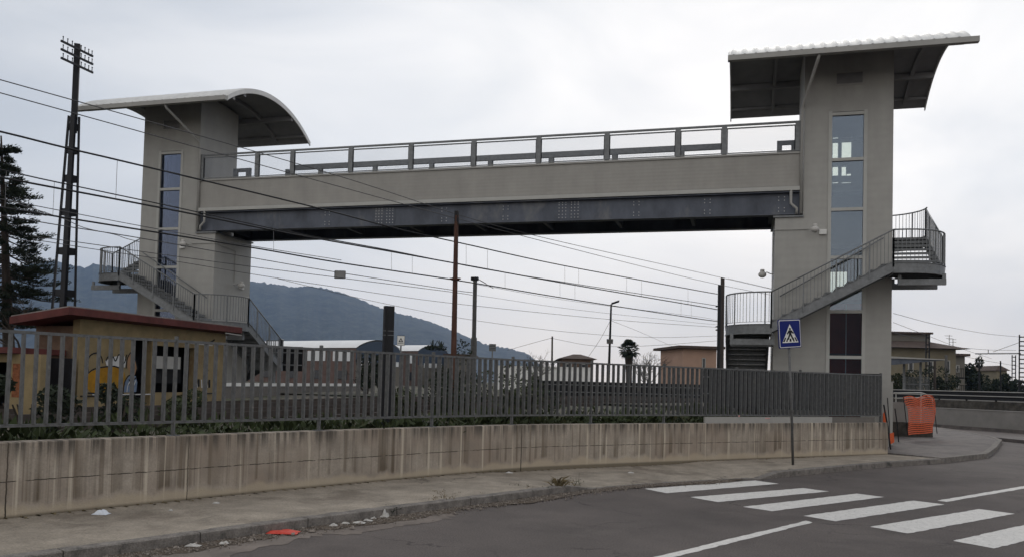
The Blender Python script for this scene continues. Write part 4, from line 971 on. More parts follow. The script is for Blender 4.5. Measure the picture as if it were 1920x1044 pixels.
# ================================================================== DERELICT YELLOW BUILDING
HC = at(150, 612, 19.6); hx, hy = HC.x, HC.y; zg = .72
hy1 = ox(423, 640, hx).y
YB = thing('derelict_building', V3(hx, hy, zg), 'derelict yellow building with red flat roof and graffiti behind the railing', 'building')
ez = at(130, 577, 19.2).z
Hw = ez - .14 - zg; Lw = hy1 - hy; Dp = 1.29
def hu(px, py): p = ox(px, py, hx); return p.y - hy, p.z - zg      # point of the front wall in wall coordinates
o1 = (hu(250, 740)[0], hu(250, 636)[1], hu(281, 740)[0]); o2 = (hu(284, 700)[0], hu(365, 652)[1], hu(365, 700)[0], hu(320, 735)[1])
m = MB(); m.panel((hx, hy, zg), Y_, Z_, V3(-.2, 0, 0), Lw, Hw, [(o1[0], o1[2], .12, o1[1]), (o2[0], o2[2], o2[3], o2[1])])
m.box((hx - Dp, hy + Lw - .2, zg), (hx - .2, hy + Lw, zg + Hw - .1)); m.box((hx - Dp, hy + .2, zg), (hx - Dp + .2, hy + Lw - .2, zg + Hw - .25))
m.build('wall', M_yellow, YB, fixn=True)
m = MB(); m.panel((hx - Dp, hy, zg), X_, Z_, V3(0, .2, 0), Dp - .2, Hw - .25, []); m.build('side_wall', M_brownwall, YB, fixn=True)
m = MB(); m.box((hx - 1.05, hy + .25, zg + .01), (hx - 1.0, hy + Lw - .25, zg + Hw - .1)); m.build('interior_shade_sheet', M_void, YB)  # black sheet added to give the openings interior darkness
# roof slab: level along the front, falling to the left
r0, r1 = hy - .7, hy + Lw + .34; xa, xb = hx + .34, hx - 1.36
zl = ez - .23
m = MB(); m.prism([V3(xa, r0, ez - .17), V3(xa, r0, ez), V3(xb, r0, zl), V3(xb, r0, zl - .17)], V3(0, r1 - r0, 0)); rf = m.build('roof', M_redroof, YB, fixn=True)
m = MB(); m.prism([V3(xa - .02, r0 + .02, ez + .004), V3(xa - .02, r0 + .02, ez + .03), V3(xb + .02, r0 + .02, zl + .03), V3(xb + .02, r0 + .02, zl + .004)], V3(0, r1 - r0 - .04, 0)); m.build('roof_covering', M_rooftop, rf, fixn=True)
m = MB(); m.beam((xa + .03, r1 - .9, ez - .22), (xa + .03, r1 - .1, ez - .24), .03, .03); m.beam((xa + .02, hy + 3.6, ez - .6), (xa + .02, hy + 4.6, ez - .62), .04, .03); m.build('loose_flashing', M_trim, rf)
# dark window boards and rail inside the big opening
m = MB(); m.box((hx - .1, hy + o2[0] + .05, zg + o2[1] - .62), (hx - .07, hy + o2[2] - .55, zg + o2[1] - .28)); m.build('board', M_trim, YB)
m = MB(); m.box((hx - .35, hy + o2[0], zg + o2[3] + .25), (hx - .3, hy + o2[2] - .2, zg + o2[3] + .9)); m.build('sheet', M_dark, YB)
m = MB(); m.box((hx + .0, hy + .1, zg + hu(200, 740)[1] - .03), (hx + .025, hy + o1[0], zg + hu(200, 740)[1])); m.box((hx, hy + o2[2] + .05, zg + o2[3] - .05), (hx + .02, hy + Lw - .4, zg + o2[3] - .02)); m.build('ledge', M_dark, YB)
# graffiti on the front wall
def gp(px, py, k=0): u, v = hu(px, py); return V3(hx + .004 + k, hy + u, zg + v)
def blob(mt, pts, k=0): m = MB(); m.prism([gp(x, y, k) for x, y in pts], V3(.003, 0, 0)); return m.build('graffiti', mt, YB, fixn=True)
def strokes(mt, lines, wd, k=0):
    for l in lines:
        m = MB(); P = [gp(x, y, k) for x, y in l]; P = spline(P, max(6, 5 * len(P)))[0] if len(P) > 2 else P
        L2, R2 = [], []
        for q in range(len(P)):
            d = P[min(q + 1, len(P) - 1)] - P[max(q - 1, 0)]; n = V3(0, -d.z, d.y).normalized() * wd / 2; L2.append(P[q] + n); R2.append(P[q] - n)
        o_ = V3(.003, 0, 0); m.grid([[p + o_ for p in L2], [p + o_ for p in R2]]); m.build('graffiti', mt, YB)

blob(M_spy, [(163, 702), (170, 696), (182, 691), (196, 688), (212, 687), (226, 690), (233, 698), (236, 710), (234, 722), (228, 732), (210, 735), (188, 736), (170, 735), (162, 725), (160, 712)])
blob(M_spw, [(197, 675), (214, 668), (232, 664), (236, 676), (234, 688), (216, 686), (200, 686)])
blob(M_spt, [(240, 668), (247, 657), (253, 672), (256, 690), (252, 702), (244, 700), (238, 686)])
blob(M_spb, [(232, 735), (234, 716), (242, 704), (254, 704), (257, 716), (255, 734)])
strokes(M_ink, [[(165, 697), (164, 680), (167, 668), (175, 662), (184, 662), (190, 670), (192, 680)], [(163, 700), (176, 691), (196, 687), (214, 686), (230, 692)], [(198, 676), (202, 668), (206, 676), (204, 664)], [(208, 684), (211, 668), (216, 676), (222, 664), (228, 668)],
               [(224, 690), (226, 672), (232, 680), (237, 664)], [(164, 736), (190, 737), (216, 735), (232, 737)], [(230, 735), (233, 716), (240, 704), (248, 703)], [(244, 735), (247, 722), (250, 712), (256, 706)], [(236, 690), (238, 672), (246, 660), (254, 676), (258, 694)], [(240, 722), (243, 716), (241, 710)]], .035, .004)
strokes(M_spw, [[(237, 734), (239, 722), (244, 712)], [(248, 733), (250, 722), (254, 712)], [(172, 739), (220, 739), (290, 738)]], .028, .008)
strokes(M_ink, [[(390, 642), (396, 640), (402, 636)], [(386, 694), (390, 694)]], .05, .004)
for px, py, s in ((372, 714, 1), (382, 716, .8), (392, 715, 1.1), (401, 713, .7)): strokes(M_ink, [[(px, py - 4), (px, py + 10 * s)]], .09, .004)
for px in (368, 377, 387): strokes(M_spw, [[(px, 711), (px + 1, 726)]], .05, .004)
# annex on the left
AZ = at(75, 650, 17.5).z; ay_ = hy - 1.35; axr = oy(76, 690, ay_).x; axl = axr - 3.6
AN = thing('annex', V3(axr, ay_, zg), 'low yellow lean-to with red eaves and dark doorway at the left edge', 'annex')
dx0, dx1 = oy(2, 700, ay_).x, oy(17, 700, ay_).x
dx0 -= .5
m = MB(); m.panel((axl, ay_, zg), X_, Z_, V3(0, .18, 0), axr - axl, AZ - .14 - zg, [(dx0 - axl, dx1 - axl, .05, oy(10, 678, ay_).z - zg)]); m.box((axl, ay_ + .18, zg), (axl + .15, hy - .01, AZ - .2)); m.build('wall', M_yellow, AN, fixn=True)
m = MB(); m.box((dx1 + .1, ay_ - .006, zg + .5), (dx1 + .42, ay_ - .002, zg + 1.25)); m.build('bare_brick', M_brick, AN)
m = MB(); m.box((axl - .3, ay_ - .25, AZ - .13), (hx - .35, hy - .02, AZ)); m.build('roof', M_redroof, AN)
m = MB(); m.box((axl + .16, hy - .4, zg), (axr - .1, hy - .3, AZ - .2)); m.build('interior_shade_sheet', M_void, AN)  # black sheet painting the shade inside the doorway
m = MB(); m.box((hx - .75, hy - .5, zg), (hx - .45, hy - .02, AZ - .14)); m.build('pillar', M_brownwall, AN)

# platform between the house and the tracks
PA = at(424, 722, 30.5); PB = at(700, 723.5, 46); zt = 1.42
pf = thing('railway_platform', V3(PA.x, PA.y, .6), 'raised concrete platform with a white painted edge behind the railing', 'platform')
d = V3(PB.x - PA.x, PB.y - PA.y, 0).normalized(); n = V3(-d.y, d.x, 0); a = V3(PA.x, PA.y, 0) - d * 1.2; b = V3(PB.x, PB.y, 0)
m = MB(); m.prism([a + Z_ * .5, b + Z_ * .5, b + Z_ * zt, a + Z_ * zt], n * 6); m.build('slab', M_plat, pf, fixn=True)
m = MB(); m.prism([a - n * .02 + Z_ * (zt - .01), b - n * .02 + Z_ * (zt - .01), b - n * .02 + Z_ * (zt + .11), a - n * .02 + Z_ * (zt + .11)], n * .35); m.build('white_edge', M_white, pf, fixn=True)
# dark screens round the stair feet
def screen(x0, x1, y0, y1, w, label, n=26, m_=M_dark, rails=2):
    w, w2 = w if isinstance(w, tuple) else (w, w)
    A = at(x0, y1, w); Bq = at(x1, y1, w2); Bq.z = A.z; h = at(x0, y0, w).z - A.z; zb = A.z
    t = thing('mesh_screen', V3(A.x, A.y, zb), label, 'screen'); d = (V3(Bq.x, Bq.y, 0) - V3(A.x, A.y, 0)); a = V3(A.x, A.y, zb)
    m = MB()
    for i in range(n + 1): q = a + d * (i / n); m.beam(q, q + Z_ * h, .035, .02)
    m.build('bars', m_, t)
    for k in range(rails):
        z = h * (k + .5) / rails; m = MB(); m.beam(a + Z_ * z, a + d + Z_ * z, .03, .05); m.build('rail', M_steel, t)
    return t
screen(432, 566, 646, 692, 36, 'dark mesh screen at the foot of the left staircase', 100)
screen(1330, 1652, 694, 762, (26.7, 24.9), 'dark steel grating fence at the foot of the right tower', 230, M_dark, 0)
screen(1318, 1362, 690, 752, 30, 'dark grating panel between twin masts and the right staircase', 40, M_dark, 2)
# near platform guard band in front of the white wall
screen(1000, 1332, 712, 752, 44, 'low dark guard fence with two pale rails along the far platform', 330, M_dark, 3)

# ================================================================== BACKGROUND BUILDINGS
def house(name, label, cat, x0, x1, ytop, w, depth, m_, zb=.9, roof=None, wins=(), yaw_=0.0, rh=.5, group=None, over=.4):
    A = at(x0, 690, w); Bq = at(x1, 690, w); W_ = V3(Bq.x - A.x, Bq.y - A.y, 0).length; h = at((x0 + x1) / 2, ytop, w).z - zb
    rx = V3(cR.x, cR.y, 0).normalized(); rx = V3(rx.x * cos(yaw_) - rx.y * sin(yaw_), rx.x * sin(yaw_) + rx.y * cos(yaw_), 0); fy = V3(-rx.y, rx.x, 0)
    W_ = W_ / cos(yaw_); o = V3(A.x, A.y, zb); t = thing(name, o, label, cat, group)
    m = MB(); m.obox(o + rx * W_ / 2 + fy * depth / 2 + Z_ * h / 2, rx, fy, Z_, W_ / 2, depth / 2, h / 2); m.build('wall', m_, t)
    if roof == 'flat':
        m = MB(); m.obox(o + rx * W_ / 2 + fy * depth / 2 + Z_ * (h + .14), rx, fy, Z_, W_ / 2 + over, depth / 2 + over, .14); m.build('roof', M_tile, t)
    elif roof == 'hip':
        c = [o + rx * a + fy * b + Z_ * h for a, b in ((-over, -over), (W_ + over, -over), (W_ + over, depth + over), (-over, depth + over))]; i = min(W_, depth) * .38
        tq = [o + rx * a + fy * b + Z_ * (h + rh) for a, b in ((i, i), (W_ - i, i), (W_ - i, depth - i), (i, depth - i))]
        m = MB(); m.face(tq); m.face(list(reversed(c)))
        for k in range(4): m.face((c[k], c[(k + 1) % 4], tq[(k + 1) % 4], tq[k]))
        m.build('roof', M_tile, t)
    for (u0, u1, v0, v1) in wins:
        m = MB(); p = lambda u, v: o + rx * (u * W_) + Z_ * (v * h)
        c = (p(u0, v0) + p(u1, v1)) / 2; hw_ = (u1 - u0) * W_ / 2; hh_ = (v1 - v0) * h / 2
        for s_ in (-1, 1):
            m.obox(c + rx * hw_ * s_ - fy * .04, rx, fy, Z_, .05, .05, hh_ + .05); m.obox(c + Z_ * hh_ * s_ - fy * .04, rx, fy, Z_, hw_, .05, .05)
        wd = m.build('window', M_trim, t); m = MB(); m.obox(c - fy * .012, rx, fy, Z_, hw_, .01, hh_); m.build('pane', M_dim, wd)
    return t, o, rx, fy, W_, h

# industrial sheds with barrel roofs
def shed(x0, x1, ye, yap, w, length, label, winrow=True):
    A = at(x0, ye, w); Bq = at(x1, ye, w); zb = .9; rx = V3(cR.x, cR.y, 0).normalized(); rx = V3(rx.x * cos(.35) - rx.y * sin(.35), rx.x * sin(.35) + rx.y * cos(.35), 0)
    W_ = (V3(Bq.x - A.x, Bq.y - A.y, 0)).length; fy = V3(-rx.y, rx.x, 0); o = V3(A.x, A.y, zb); h = A.z - zb; rise = at((x0 + x1) / 2, yap, w).z - (A.z + Bq.z) / 2
    bk = -rx * 1.0
    t = thing('industrial_shed', o, label, 'shed', 'barrel roofed sheds below the mountain')
    nn = 14; arcp = [(W_ * i / nn, rise * sin(pi * i / nn) ** .8) for i in range(nn + 1)]
    lv = (V3(-cR.x, -cR.y, 0).normalized() * .82 + V3(cF.x, cF.y, 0) * .57) * length
    m = MB(); m.grid([[o + rx * a + Z_ * (h + b) for a, b in arcp], [o + rx * a + Z_ * (h + b) + lv for a, b in arcp]]); m.build('roof', M_hallw, t, fixn=True)
    m = MB(); m.prism([o + rx * a + Z_ * (h + b - .12) for a, b in arcp] + [o + rx * W_ + Z_ * (h * .62), o + Z_ * (h * .62)], lv * .002 + fy * .2); m.build('gable', M_hallb, t, fixn=True)
    m = MB(); m.prism([o + Z_ * 0, o + rx * W_, o + rx * W_ + Z_ * h * .62, o + Z_ * h * .62], fy * .2); m.build('gable_wall', M_beiged, t, fixn=True)
    m = MB(); m.prism([o, o + lv, o + lv + Z_ * h * .98, o + Z_ * h * .98], fy * .2); sd = m.build('side_wall', M_rbrick, t, fixn=True)
    lvn = lv.normalized(); nx_ = V3(lvn.y, -lvn.x, 0); nx_ = nx_ if nx_.dot(cF) < 0 else -nx_
    for i in range(7):
        a = o + lv * ((i + .15) / 7) + Z_ * h * .66 + nx_ * .02; b = o + lv * ((i + .85) / 7) + Z_ * h * .66 + nx_ * .02
        m = MB(); m.prism([a, b, b + Z_ * h * .26, a + Z_ * h * .26], nx_ * .05); m.build('window', M_lit, t, fixn=True)
        a = o + lv * ((i + .3) / 7) + Z_ * h * .2 + nx_ * .02; b = o + lv * ((i + .7) / 7) + Z_ * h * .2 + nx_ * .02
        m = MB(); m.prism([a, b, b + Z_ * h * .22, a + Z_ * h * .22], nx_ * .05); m.build('window', M_dim, t, fixn=True)
    for i in range(6):
        a = o + rx * W_ * ((i + .2) / 6) + Z_ * h * .55 - fy * .03; b = o + rx * W_ * ((i + .8) / 6) + Z_ * h * .55 - fy * .03; m = MB(); m.prism([a, b, b + Z_ * h * .12, a + Z_ * h * .12], -fy * .05); m.build('window', M_lit, t, fixn=True)
shed(668, 752, 651, 635, 80, 26, 'larger barrel roofed shed with blue gable and white roof behind the totem')
shed(784, 842, 657, 645, 92, 14, 'smaller barrel roofed shed with blue gable right of the warning plate')
# long white boundary wall
def bwall(x0, x1, ya, yb, w0, w1, m_, label, name='boundary_wall', th=.25, zb=.9):
    A = at(x0, ya, w0); Bq = at(x1, yb, w1); t = thing(name, V3(A.x, A.y, zb), label, 'wall'); d = V3(Bq.x - A.x, Bq.y - A.y, 0).normalized(); n = V3(-d.y, d.x, 0)
    m = MB(); m.prism([V3(A.x, A.y, zb), V3(Bq.x, Bq.y, zb), Bq, A], n * th); m.build('wall', m_, t, fixn=True)
    m = MB(); m.beam(A + n * th / 2 + Z_ * .04, Bq + n * th / 2 + Z_ * .04, th + .1, .08); m.build('coping', m_, t)
    return t
bwall(930, 1112, 686, 690, 74, 78, M_white, 'long white rendered boundary wall across the railway below the brown house')
house('brown_house', 'brown walled house with low dark roof left of the street lamp', 'house', 1054, 1112, 672, 84, 10, M_brownwall, roof='hip', rh=.5, wins=((.12, .3, .62, .85), (.62, .8, .62, .85)))
house('pink_house', 'pink rendered house with flat dark roof left of the right staircase', 'house', 1280, 1345, 653, 88, 8, M_pink, roof='flat', wins=((.58, .66, .55, .80),), yaw_=.12, over=.7)
house('brick_house', 'low red brown house seen through the railing right of the pines', 'house', 838, 884, 668, 88, 8, M_beiged, roof='flat', wins=((.2, .4, .5, .8),))
# houses on the right
t, o, rx, fy, W_, h = house('apartment_house', 'broad beige apartment house with dark eaves and balconies right of the right tower', 'house', 1655, 1792, 652, 78, 10, M_beige, roof='hip', rh=1.0, wins=((.35, .41, .56, .76), (.62, .68, .56, .76), (.62, .68, .2, .4), (.86, .91, .2, .42), (.86, .91, .56, .78)), over=.9)
m = MB(); m.obox(o + rx * W_ * .42 + fy * 5 + Z_ * (h + .75), rx, fy, Z_, W_ * .36, 3.2, .72); m.build('attic', M_beiged, t)
m = MB(); m.obox(o + rx * W_ * .42 + fy * 5 + Z_ * (h + 1.55), rx, fy, Z_, W_ * .38, 3.5, .09); m.build('attic_roof', M_tile, t)
for v in (.47, .16):
    m = MB(); q = o + rx * (W_ + .45) + fy * 1.6 + Z_ * h * v; m.obox(q, rx, fy, Z_, .5, 1.4, .08)
    for k in range(9): m.beam(q + rx * .45 + fy * (-1.3 + k * .32), q + rx * .45 + fy * (-1.3 + k * .32) + Z_ * .9, .04, .04)
    m.beam(q + rx * .45 - fy * 1.35 + Z_ * .9, q + rx * .45 + fy * 1.35 + Z_ * .9, .05, .05); m.build('balcony', M_dark, t)
for x, y0_, y1_ in ((1780, 627, 650), (1787, 634, 652), (1722, 628, 642)):
    a = at(x, y1_ + 6, 80); b = at(x, y0_, 80); an = MB(); an.tube([V3(b.x, b.y, a.z), b], .025, 5)
    for k in (.1, .35): an.beam(b - Z_ * k - rx * .5 * (1 - k), b - Z_ * k + rx * .3, .03, .03)
    tag(an.build('aerial', M_dark), {1780: 'taller television aerial on the roof of the apartment house', 1787: 'shorter television aerial nearest the right eave of the apartment house', 1722: 'thin aerial rod above the attic of the apartment house'}[x], 'aerial', 'aerials on the apartment house')
house('grey_house', 'narrow grey house behind the right end of the apartment house', 'house', 1786, 1809, 667, 92, 9, M_beiged, roof='flat', wins=((.3, .5, .3, .45), (.3, .5, .65, .8)))
house('small_house', 'small pale gabled house far right beside the lattice masts', 'house', 1869, 1888, 694, 130, 8, M_beige, roof='hip', rh=.8, wins=((.3, .6, .55, .8),))
house('low_house', 'long low roofed house behind the dark trees at right', 'house', 1826, 1868, 702, 140, 8, M_beiged, roof='flat', wins=((.2, .35, .5, .8), (.6, .75, .5, .8)))
# platform canopy beside the right tower
w = 56; a = at(1666, 667, w); b = at(1772, 673, w)
cp = thing('platform_canopy', V3(a.x, a.y, .95), 'flat platform canopy with a wedge shaped dark underside right of the right tower', 'canopy'); fy = V3(cF.x, cF.y, 0).normalized()
m = MB(); m.prism([a, b, b - Z_ * .05, a - Z_ * .14], fy * 4); m.build('roof', M_trim, cp, fixn=True)
m = MB(); m.prism([a - Z_ * .15 + fy * .1, b - Z_ * .06 + fy * .1, a - Z_ * .62 + fy * .1], fy * 3.6); m.build('beam', M_girder, cp, fixn=True)
for t_ in (.5, .8): q = a.lerp(b, t_) + fy * 1.8; m = MB(); m.beam(V3(q.x, q.y, .9), q - Z_ * .2, .14, .14); m.build('column', M_steel, cp)
# lattice masts on the right
def lattice(x, yt, w, hwid, label, zb=.9, steps=10):
    tp = at(x, yt, w); rx = V3(cR.x, cR.y, 0).normalized(); t = thing('lattice_mast', V3(tp.x, tp.y, zb), label, 'mast', 'lattice masts beside the line at right')
    for s in (-1, 1): m = MB(); m.beam(V3(tp.x, tp.y, zb) + rx * hwid * s, V3(tp.x, tp.y, tp.z) + rx * hwid * s, .09, .09); m.build('leg', M_dark, t)
    m = MB()
    for k in range(steps):
        z = zb + (tp.z - zb) * (k + .5) / steps; m.beam(V3(tp.x, tp.y, z) - rx * hwid, V3(tp.x, tp.y, z) + rx * hwid, .05, .1)
    m.build('bracing', M_dark, t); return t, tp, rx
lattice(1739.5, 626, 66, .13, 'lattice mast standing in front of the apartment house')
t, tp, rx = lattice(1917, 627, 72, .26, 'tall lattice mast with a bracket arm at the right edge', steps=16)
m = MB(); q = at(1914, 662, 72); q2 = at(1829, 662.5, 72); m.beam(q, q2, .06, .1); q3 = at(1862, 659, 72); m.beam(at(1912, 641, 72), q3, .04, .04); m.beam(at(1853, 662, 72), at(1853, 655, 72), .06, .06); m.beam(at(1840, 663, 72), at(1832, 671, 72), .04, .04); m.build('bracket_arm', M_steel, t)
lattice(1901, 665, 95, .2, 'shorter lattice mast left of the tall one at the right edge', steps=12)
pole('street_lamp', (1836, 1836.5), 680, 70, .09, M_dark, 'dark street lamp with small head in front of the low house', 'street lamp', taper=.7)
m = MB(); q = at(1840, 679, 70); m.obox(q, V3(cR.x, cR.y, 0).normalized(), V3(cF.x, cF.y, 0).normalized(), Z_, .22, .1, .05); m.build('lamp_head', M_steel, [o for o in bpy.data.objects if o.name.startswith('street_lamp')][-1])
pole('wire_pole', (1876, 1877), 676, 85, .09, M_dark, 'dark wire pole in front of the small pale house')
pole('wire_pole', (1753, 1753), 674, 60, .10, M_wood, 'brown pole in front of the hedge by the canopy')
pole('wire_pole', (1774, 1775), 665, 62, .13, M_cpole, 'thick grey pole before the right corner of the apartment house')
# ================================================================== RIGHT CORNER: low wall, embankment, barrier
a0, a1 = oz(1690, 795, .0), oz(1990, 817, .0)
lw = thing('low_wall', V3(a0.x, a0.y, 0), 'smooth low grey wall beyond the paved corner on the right', 'wall'); d = (a1 - a0).normalized(); d.z = 0; n = V3(-d.y, d.x, 0)
m = MB(); m.prism([a0 + Z_ * -.05, a1 + Z_ * -.05, a1 + Z_ * 1.0, a0 + Z_ * 1.0], n * .3); m.build('wall', M_lowwall, lw, fixn=True)
m = MB(); m.prism([a0 + Z_ * 1.0 - n * .02, a1 + Z_ * 1.0 - n * .02, a1 + Z_ * 1.05 - n * .02, a0 + Z_ * 1.05 - n * .02], n * .34); m.build('coping', M_lowwall, lw, fixn=True)
m = MB(); m.prism([a0 + Z_ * -.05 - n * .25, a1 + Z_ * -.05 - n * .25, a1 + Z_ * .16 - n * .25, a0 + Z_ * .16 - n * .25], n * .25); m.build('footing', M_plaza, lw, fixn=True)
q0, q1 = a0 + n * 3 - d * 14, a1 + n * 3 + d * 20
em = thing('stone_embankment', V3(q0.x, q0.y, 0), 'dark rough stone embankment behind the low grey wall', 'embankment')
m = MB(); rows = []
for z in (-.1, .5, 1.0, 1.45): rows.append([V3(*(q0.lerp(q1, i / 60)).to_2d(), z) + n * (z * .12 + .06 * mnoise.noise(V3(i * .9, z * 4, 0))) for i in range(61)])
rows.append([V3(*(q0.lerp(q1, i / 60)).to_2d(), 1.47) + n * 60 for i in range(61)])
m.grid(rows); m.build('bank', M_stone, em, fixn=True)
gr_ = thing('guard_rail', V3(q0.x, q0.y, 1.45) + n * .6, 'long black guard rail with two pale pipes on the embankment', 'guard rail')
for z, r, mt in ((1.62, .11, M_dark), (1.86, .1, M_dark)):
    m = MB(); m.beam(q0 + n * .6 + Z_ * z, q1 + n * .6 + Z_ * z, .08, r * 2); m.build('beam', mt, gr_)
for z in (1.73, 1.975): m = MB(); m.tube([q0 + n * .52 + Z_ * z, q1 + n * .52 + Z_ * z], .03, 6); m.build('pipe', M_trim, gr_)
for k in range(24): q = q0.lerp(q1, k / 23) + n * .66; m = MB(); m.beam(V3(q.x, q.y, 1.4), V3(q.x, q.y, 1.95), .09, .09); m.build('post', M_dark, gr_)

# orange net barrier and the dark trough behind it
wB = 29.5
def bp(x, y, w=wB): return at(x, y, w)
br = thing('barrier_net', oz(1728, 815, .134), 'sagging orange plastic safety net at the corner of the pavement', 'safety net')
m = MB(); nu, nv = 12, 18; TL, TR, BL, BR = bp(1693, 745, 29.2), bp(1748, 742, 30.6), bp(1706, 814, 28.7), bp(1752, 809, 30.2)
def npt(u, v):
    p = TL.lerp(TR, u).lerp(BL.lerp(BR, u), v); s = .10 * sin(u * 7 + v * 3) + .05 * mnoise.noise(V3(u * 5, v * 5, 2)); return p - V3(cF.x, cF.y, 0) * s + Z_ * (.05 * sin(u * pi * 3) * (1 - v)) + cR * .05 * sin(v * 5)
for j in range(nv + 1):
    for i in range(nu * 2): a, b = npt(i / nu / 2, j / nv), npt((i + 1) / nu / 2, j / nv); m.beam(a, b, .008, .03)
for i in range(nu * 2 + 1):
    for j in range(nv): a, b = npt(i / nu / 2, j / nv), npt(i / nu / 2, (j + 1) / nv); m.beam(a, b, .008, .012, V3(cF.x, cF.y, 0))
m.build('net', M_orange, br)
for x, y0_, y1_, w_ in ((1694, 744, 815, 29.15), (1749, 741, 812, 30.5)): m = MB(); m.tube([bp(x, y0_, w_), bp(x + 8, y1_, w_ - .3)], .015, 5); m.build('stake', M_dark, br)
tk = thing('trough', oz(1700, 818, .134), 'dark low block with pale end panel behind the orange net', 'block')
m = MB(); a, b = oz(1664, 817, .134), oz(1749, 819, .134); d = (b - a); d.z = 0; n = V3(-d.y, d.x, 0).normalized(); m.prism([a, b, b + Z_ * .55, a + Z_ * .55], n * 1.0); m.build('base', M_stone, tk, fixn=True)
m = MB(); m.prism([a + Z_ * .553 + n * .2, a + d * .45 + Z_ * .553 + n * .2, a + d * .45 + Z_ * 1.32 + n * .2, a + Z_ * 1.32 + n * .2], n * .12); m.build('panel', M_lowwall, tk, fixn=True)
hr = thing('pipe_handrail', oz(1740, 800, .134), 'bent galvanised pipe handrail showing above the orange net', 'handrail')
m = MB(); P = [bp(1676, 735.5, 32), bp(1727, 735.5, 32.5), bp(1735, 738, 32.5), bp(1748, 746, 32), bp(1752, 768, 32)]
m.tube(P, .028, 6); m.tube([bp(1678, 746, 32), bp(1735, 744, 32.4)], .022, 6); m.build('rail', M_frame, hr, smooth=True)
m = MB()
for x in (1680, 1727): m.tube([bp(x, 736, 32.2), V3(bp(x, 736, 32.2).x, bp(x, 736, 32.2).y, .13)], .025, 6)
m.build('post', M_frame, hr)
# leaning rods with orange scraps at the wall end
random.seed(8)
for (x0, y0_, x1, y1_, r, lb) in ((1657, 758, 1670, 842, .022, 'leaning dark rod with orange scrap against the wall end'), (1678, 765, 1685, 828, .02, 'shorter leaning rod between the wall end and the dark block'), (1664, 745, 1668, 838, .014, 'thin upright rod just behind the wall end')):
    a = oz(x1, y1_, .134); w_ = (a - CAM).dot(cF); b = at(x0, y0_, w_ + .2); m = MB(); m.tube([a, a.lerp(b, .5) + V3(.02, 0, 0), b], r, 6); tag(m.build('steel_rod', M_dark), lb, 'rod', 'rods at the wall end')
for pts, lb in ((((1656, 775), (1661, 768), (1663, 792), (1656, 792)), 'orange plastic scrap hanging behind the end of the wall top'), (((1668, 812), (1676, 810), (1677, 828), (1670, 832)), 'orange plastic scrap low between the leaning rods')):
    m = MB(); P = [at(x, y, 25.6) for x, y in pts]; m.prism(P, V3(cF.x, cF.y, 0) * .02); tag(m.build('plastic_scrap', M_orange, fixn=True), lb, 'scrap', 'orange scraps at the wall end')
gp_ = thing('gate_pillar', V3(4.35, 27.2, .13), 'grey square pillar with a thin cap at the far end of the railing', 'pillar')
a = at(1664, 716, 26.6); m = MB(); rx = V3(cR.x, cR.y, 0).normalized(); fy = V3(cF.x, cF.y, 0).normalized()
m.obox(V3(a.x, a.y, (a.z + .13) / 2), rx, fy, Z_, .125, .125, (a.z - .13) / 2); m.build('shaft', M_clad, gp_); m = MB(); m.obox(V3(a.x, a.y, a.z + .015), rx, fy, Z_, .15, .15, .015); m.build('cap', M_trim, gp_)

# ================================================================== VEGETATION
def leafclump(m, c, rad, n, size, flat=.0):
    for _ in range(n):
        while True:
            v = V3(random.uniform(-1, 1), random.uniform(-1, 1), random.uniform(-1, 1))
            if v.length < 1: break
        v = v.normalized() * (v.length ** .5); p = c + V3(v.x * rad[0], v.y * rad[1], v.z * rad[2])
        a = V3(random.gauss(0, 1), random.gauss(0, 1), random.gauss(0, 1) * (1 - flat)).normalized(); b = a.cross(V3(random.gauss(0, 1), random.gauss(0, 1), random.gauss(0, 1))).normalized(); s = size * random.uniform(.5, 1.3)
        m.face((p - a * s, p + b * s * .45, p + a * s, p - b * s * .45))
def bush(name, c, rad, n, size, m_, label, cat='bush', group=None, seed=1, stems=True):
    random.seed(seed); c = Vector(c); t = thing(name, V3(c.x, c.y, c.z - rad[2]), label, cat, group); m = MB()
    k = max(4, int(8 * (rad[0] + rad[2]) / 2)); k = min(k, 16)
    for i in range(k):
        v = V3(random.gauss(0, .5), random.gauss(0, .5), random.gauss(0, .42)); q = c + V3(v.x * rad[0], v.y * rad[1], v.z * rad[2]); f = random.uniform(.3, .55)
        leafclump(m, q, (rad[0] * f, rad[1] * f, rad[2] * f), n // k, size)
    m.build('crown', m_, t)
    if stems:
        m = MB()
        for i in range(4): m.tube([V3(c.x, c.y, c.z - rad[2] - .1), c + V3(random.gauss(0, .3) * rad[0], random.gauss(0, .3) * rad[1], rad[2] * .3)], [.04, .012], 5)
        m.build('trunk', M_bark, t)
    return t
# weeds behind the railing: one mass nobody could count
random.seed(21); m = MB()
for _ in range(15000):
    s = random.uniform(.8, WLEN - 3.5); p, d, n = wall_frame(s); t = .32 + abs(random.gauss(0, 1)) * 1.5; q = p + n * t; g_ = .5 + .9 * max(0, mnoise.noise(V3(q.x * .45, q.y * .45, 5)) + .32)
    h = random.uniform(.08, .42) * g_ * (.55 if t < .6 else 1); z = rail_z(q.x, q.y) + .02; a = random.uniform(0, 6.3); wv = V3(cos(a), sin(a), 0) * random.uniform(.012, .04); lz = V3(random.gauss(0, .12), random.gauss(0, .12), h)
    q = V3(q.x, q.y, z)
    if random.random() < .6: m.face((q - wv * .6, q + wv * .6, q + lz))
    else: e_ = q + lz; m.face((e_ - wv * 1.6, e_ - lz * .25 + wv.cross(Z_) * 1.3, e_ + wv * 1.6, e_ + lz * .25 - wv.cross(Z_) * 1.3))
tag(m.build('weeds', M_grass), 'low dark green weeds growing behind the railing', 'weeds', kind='stuff')
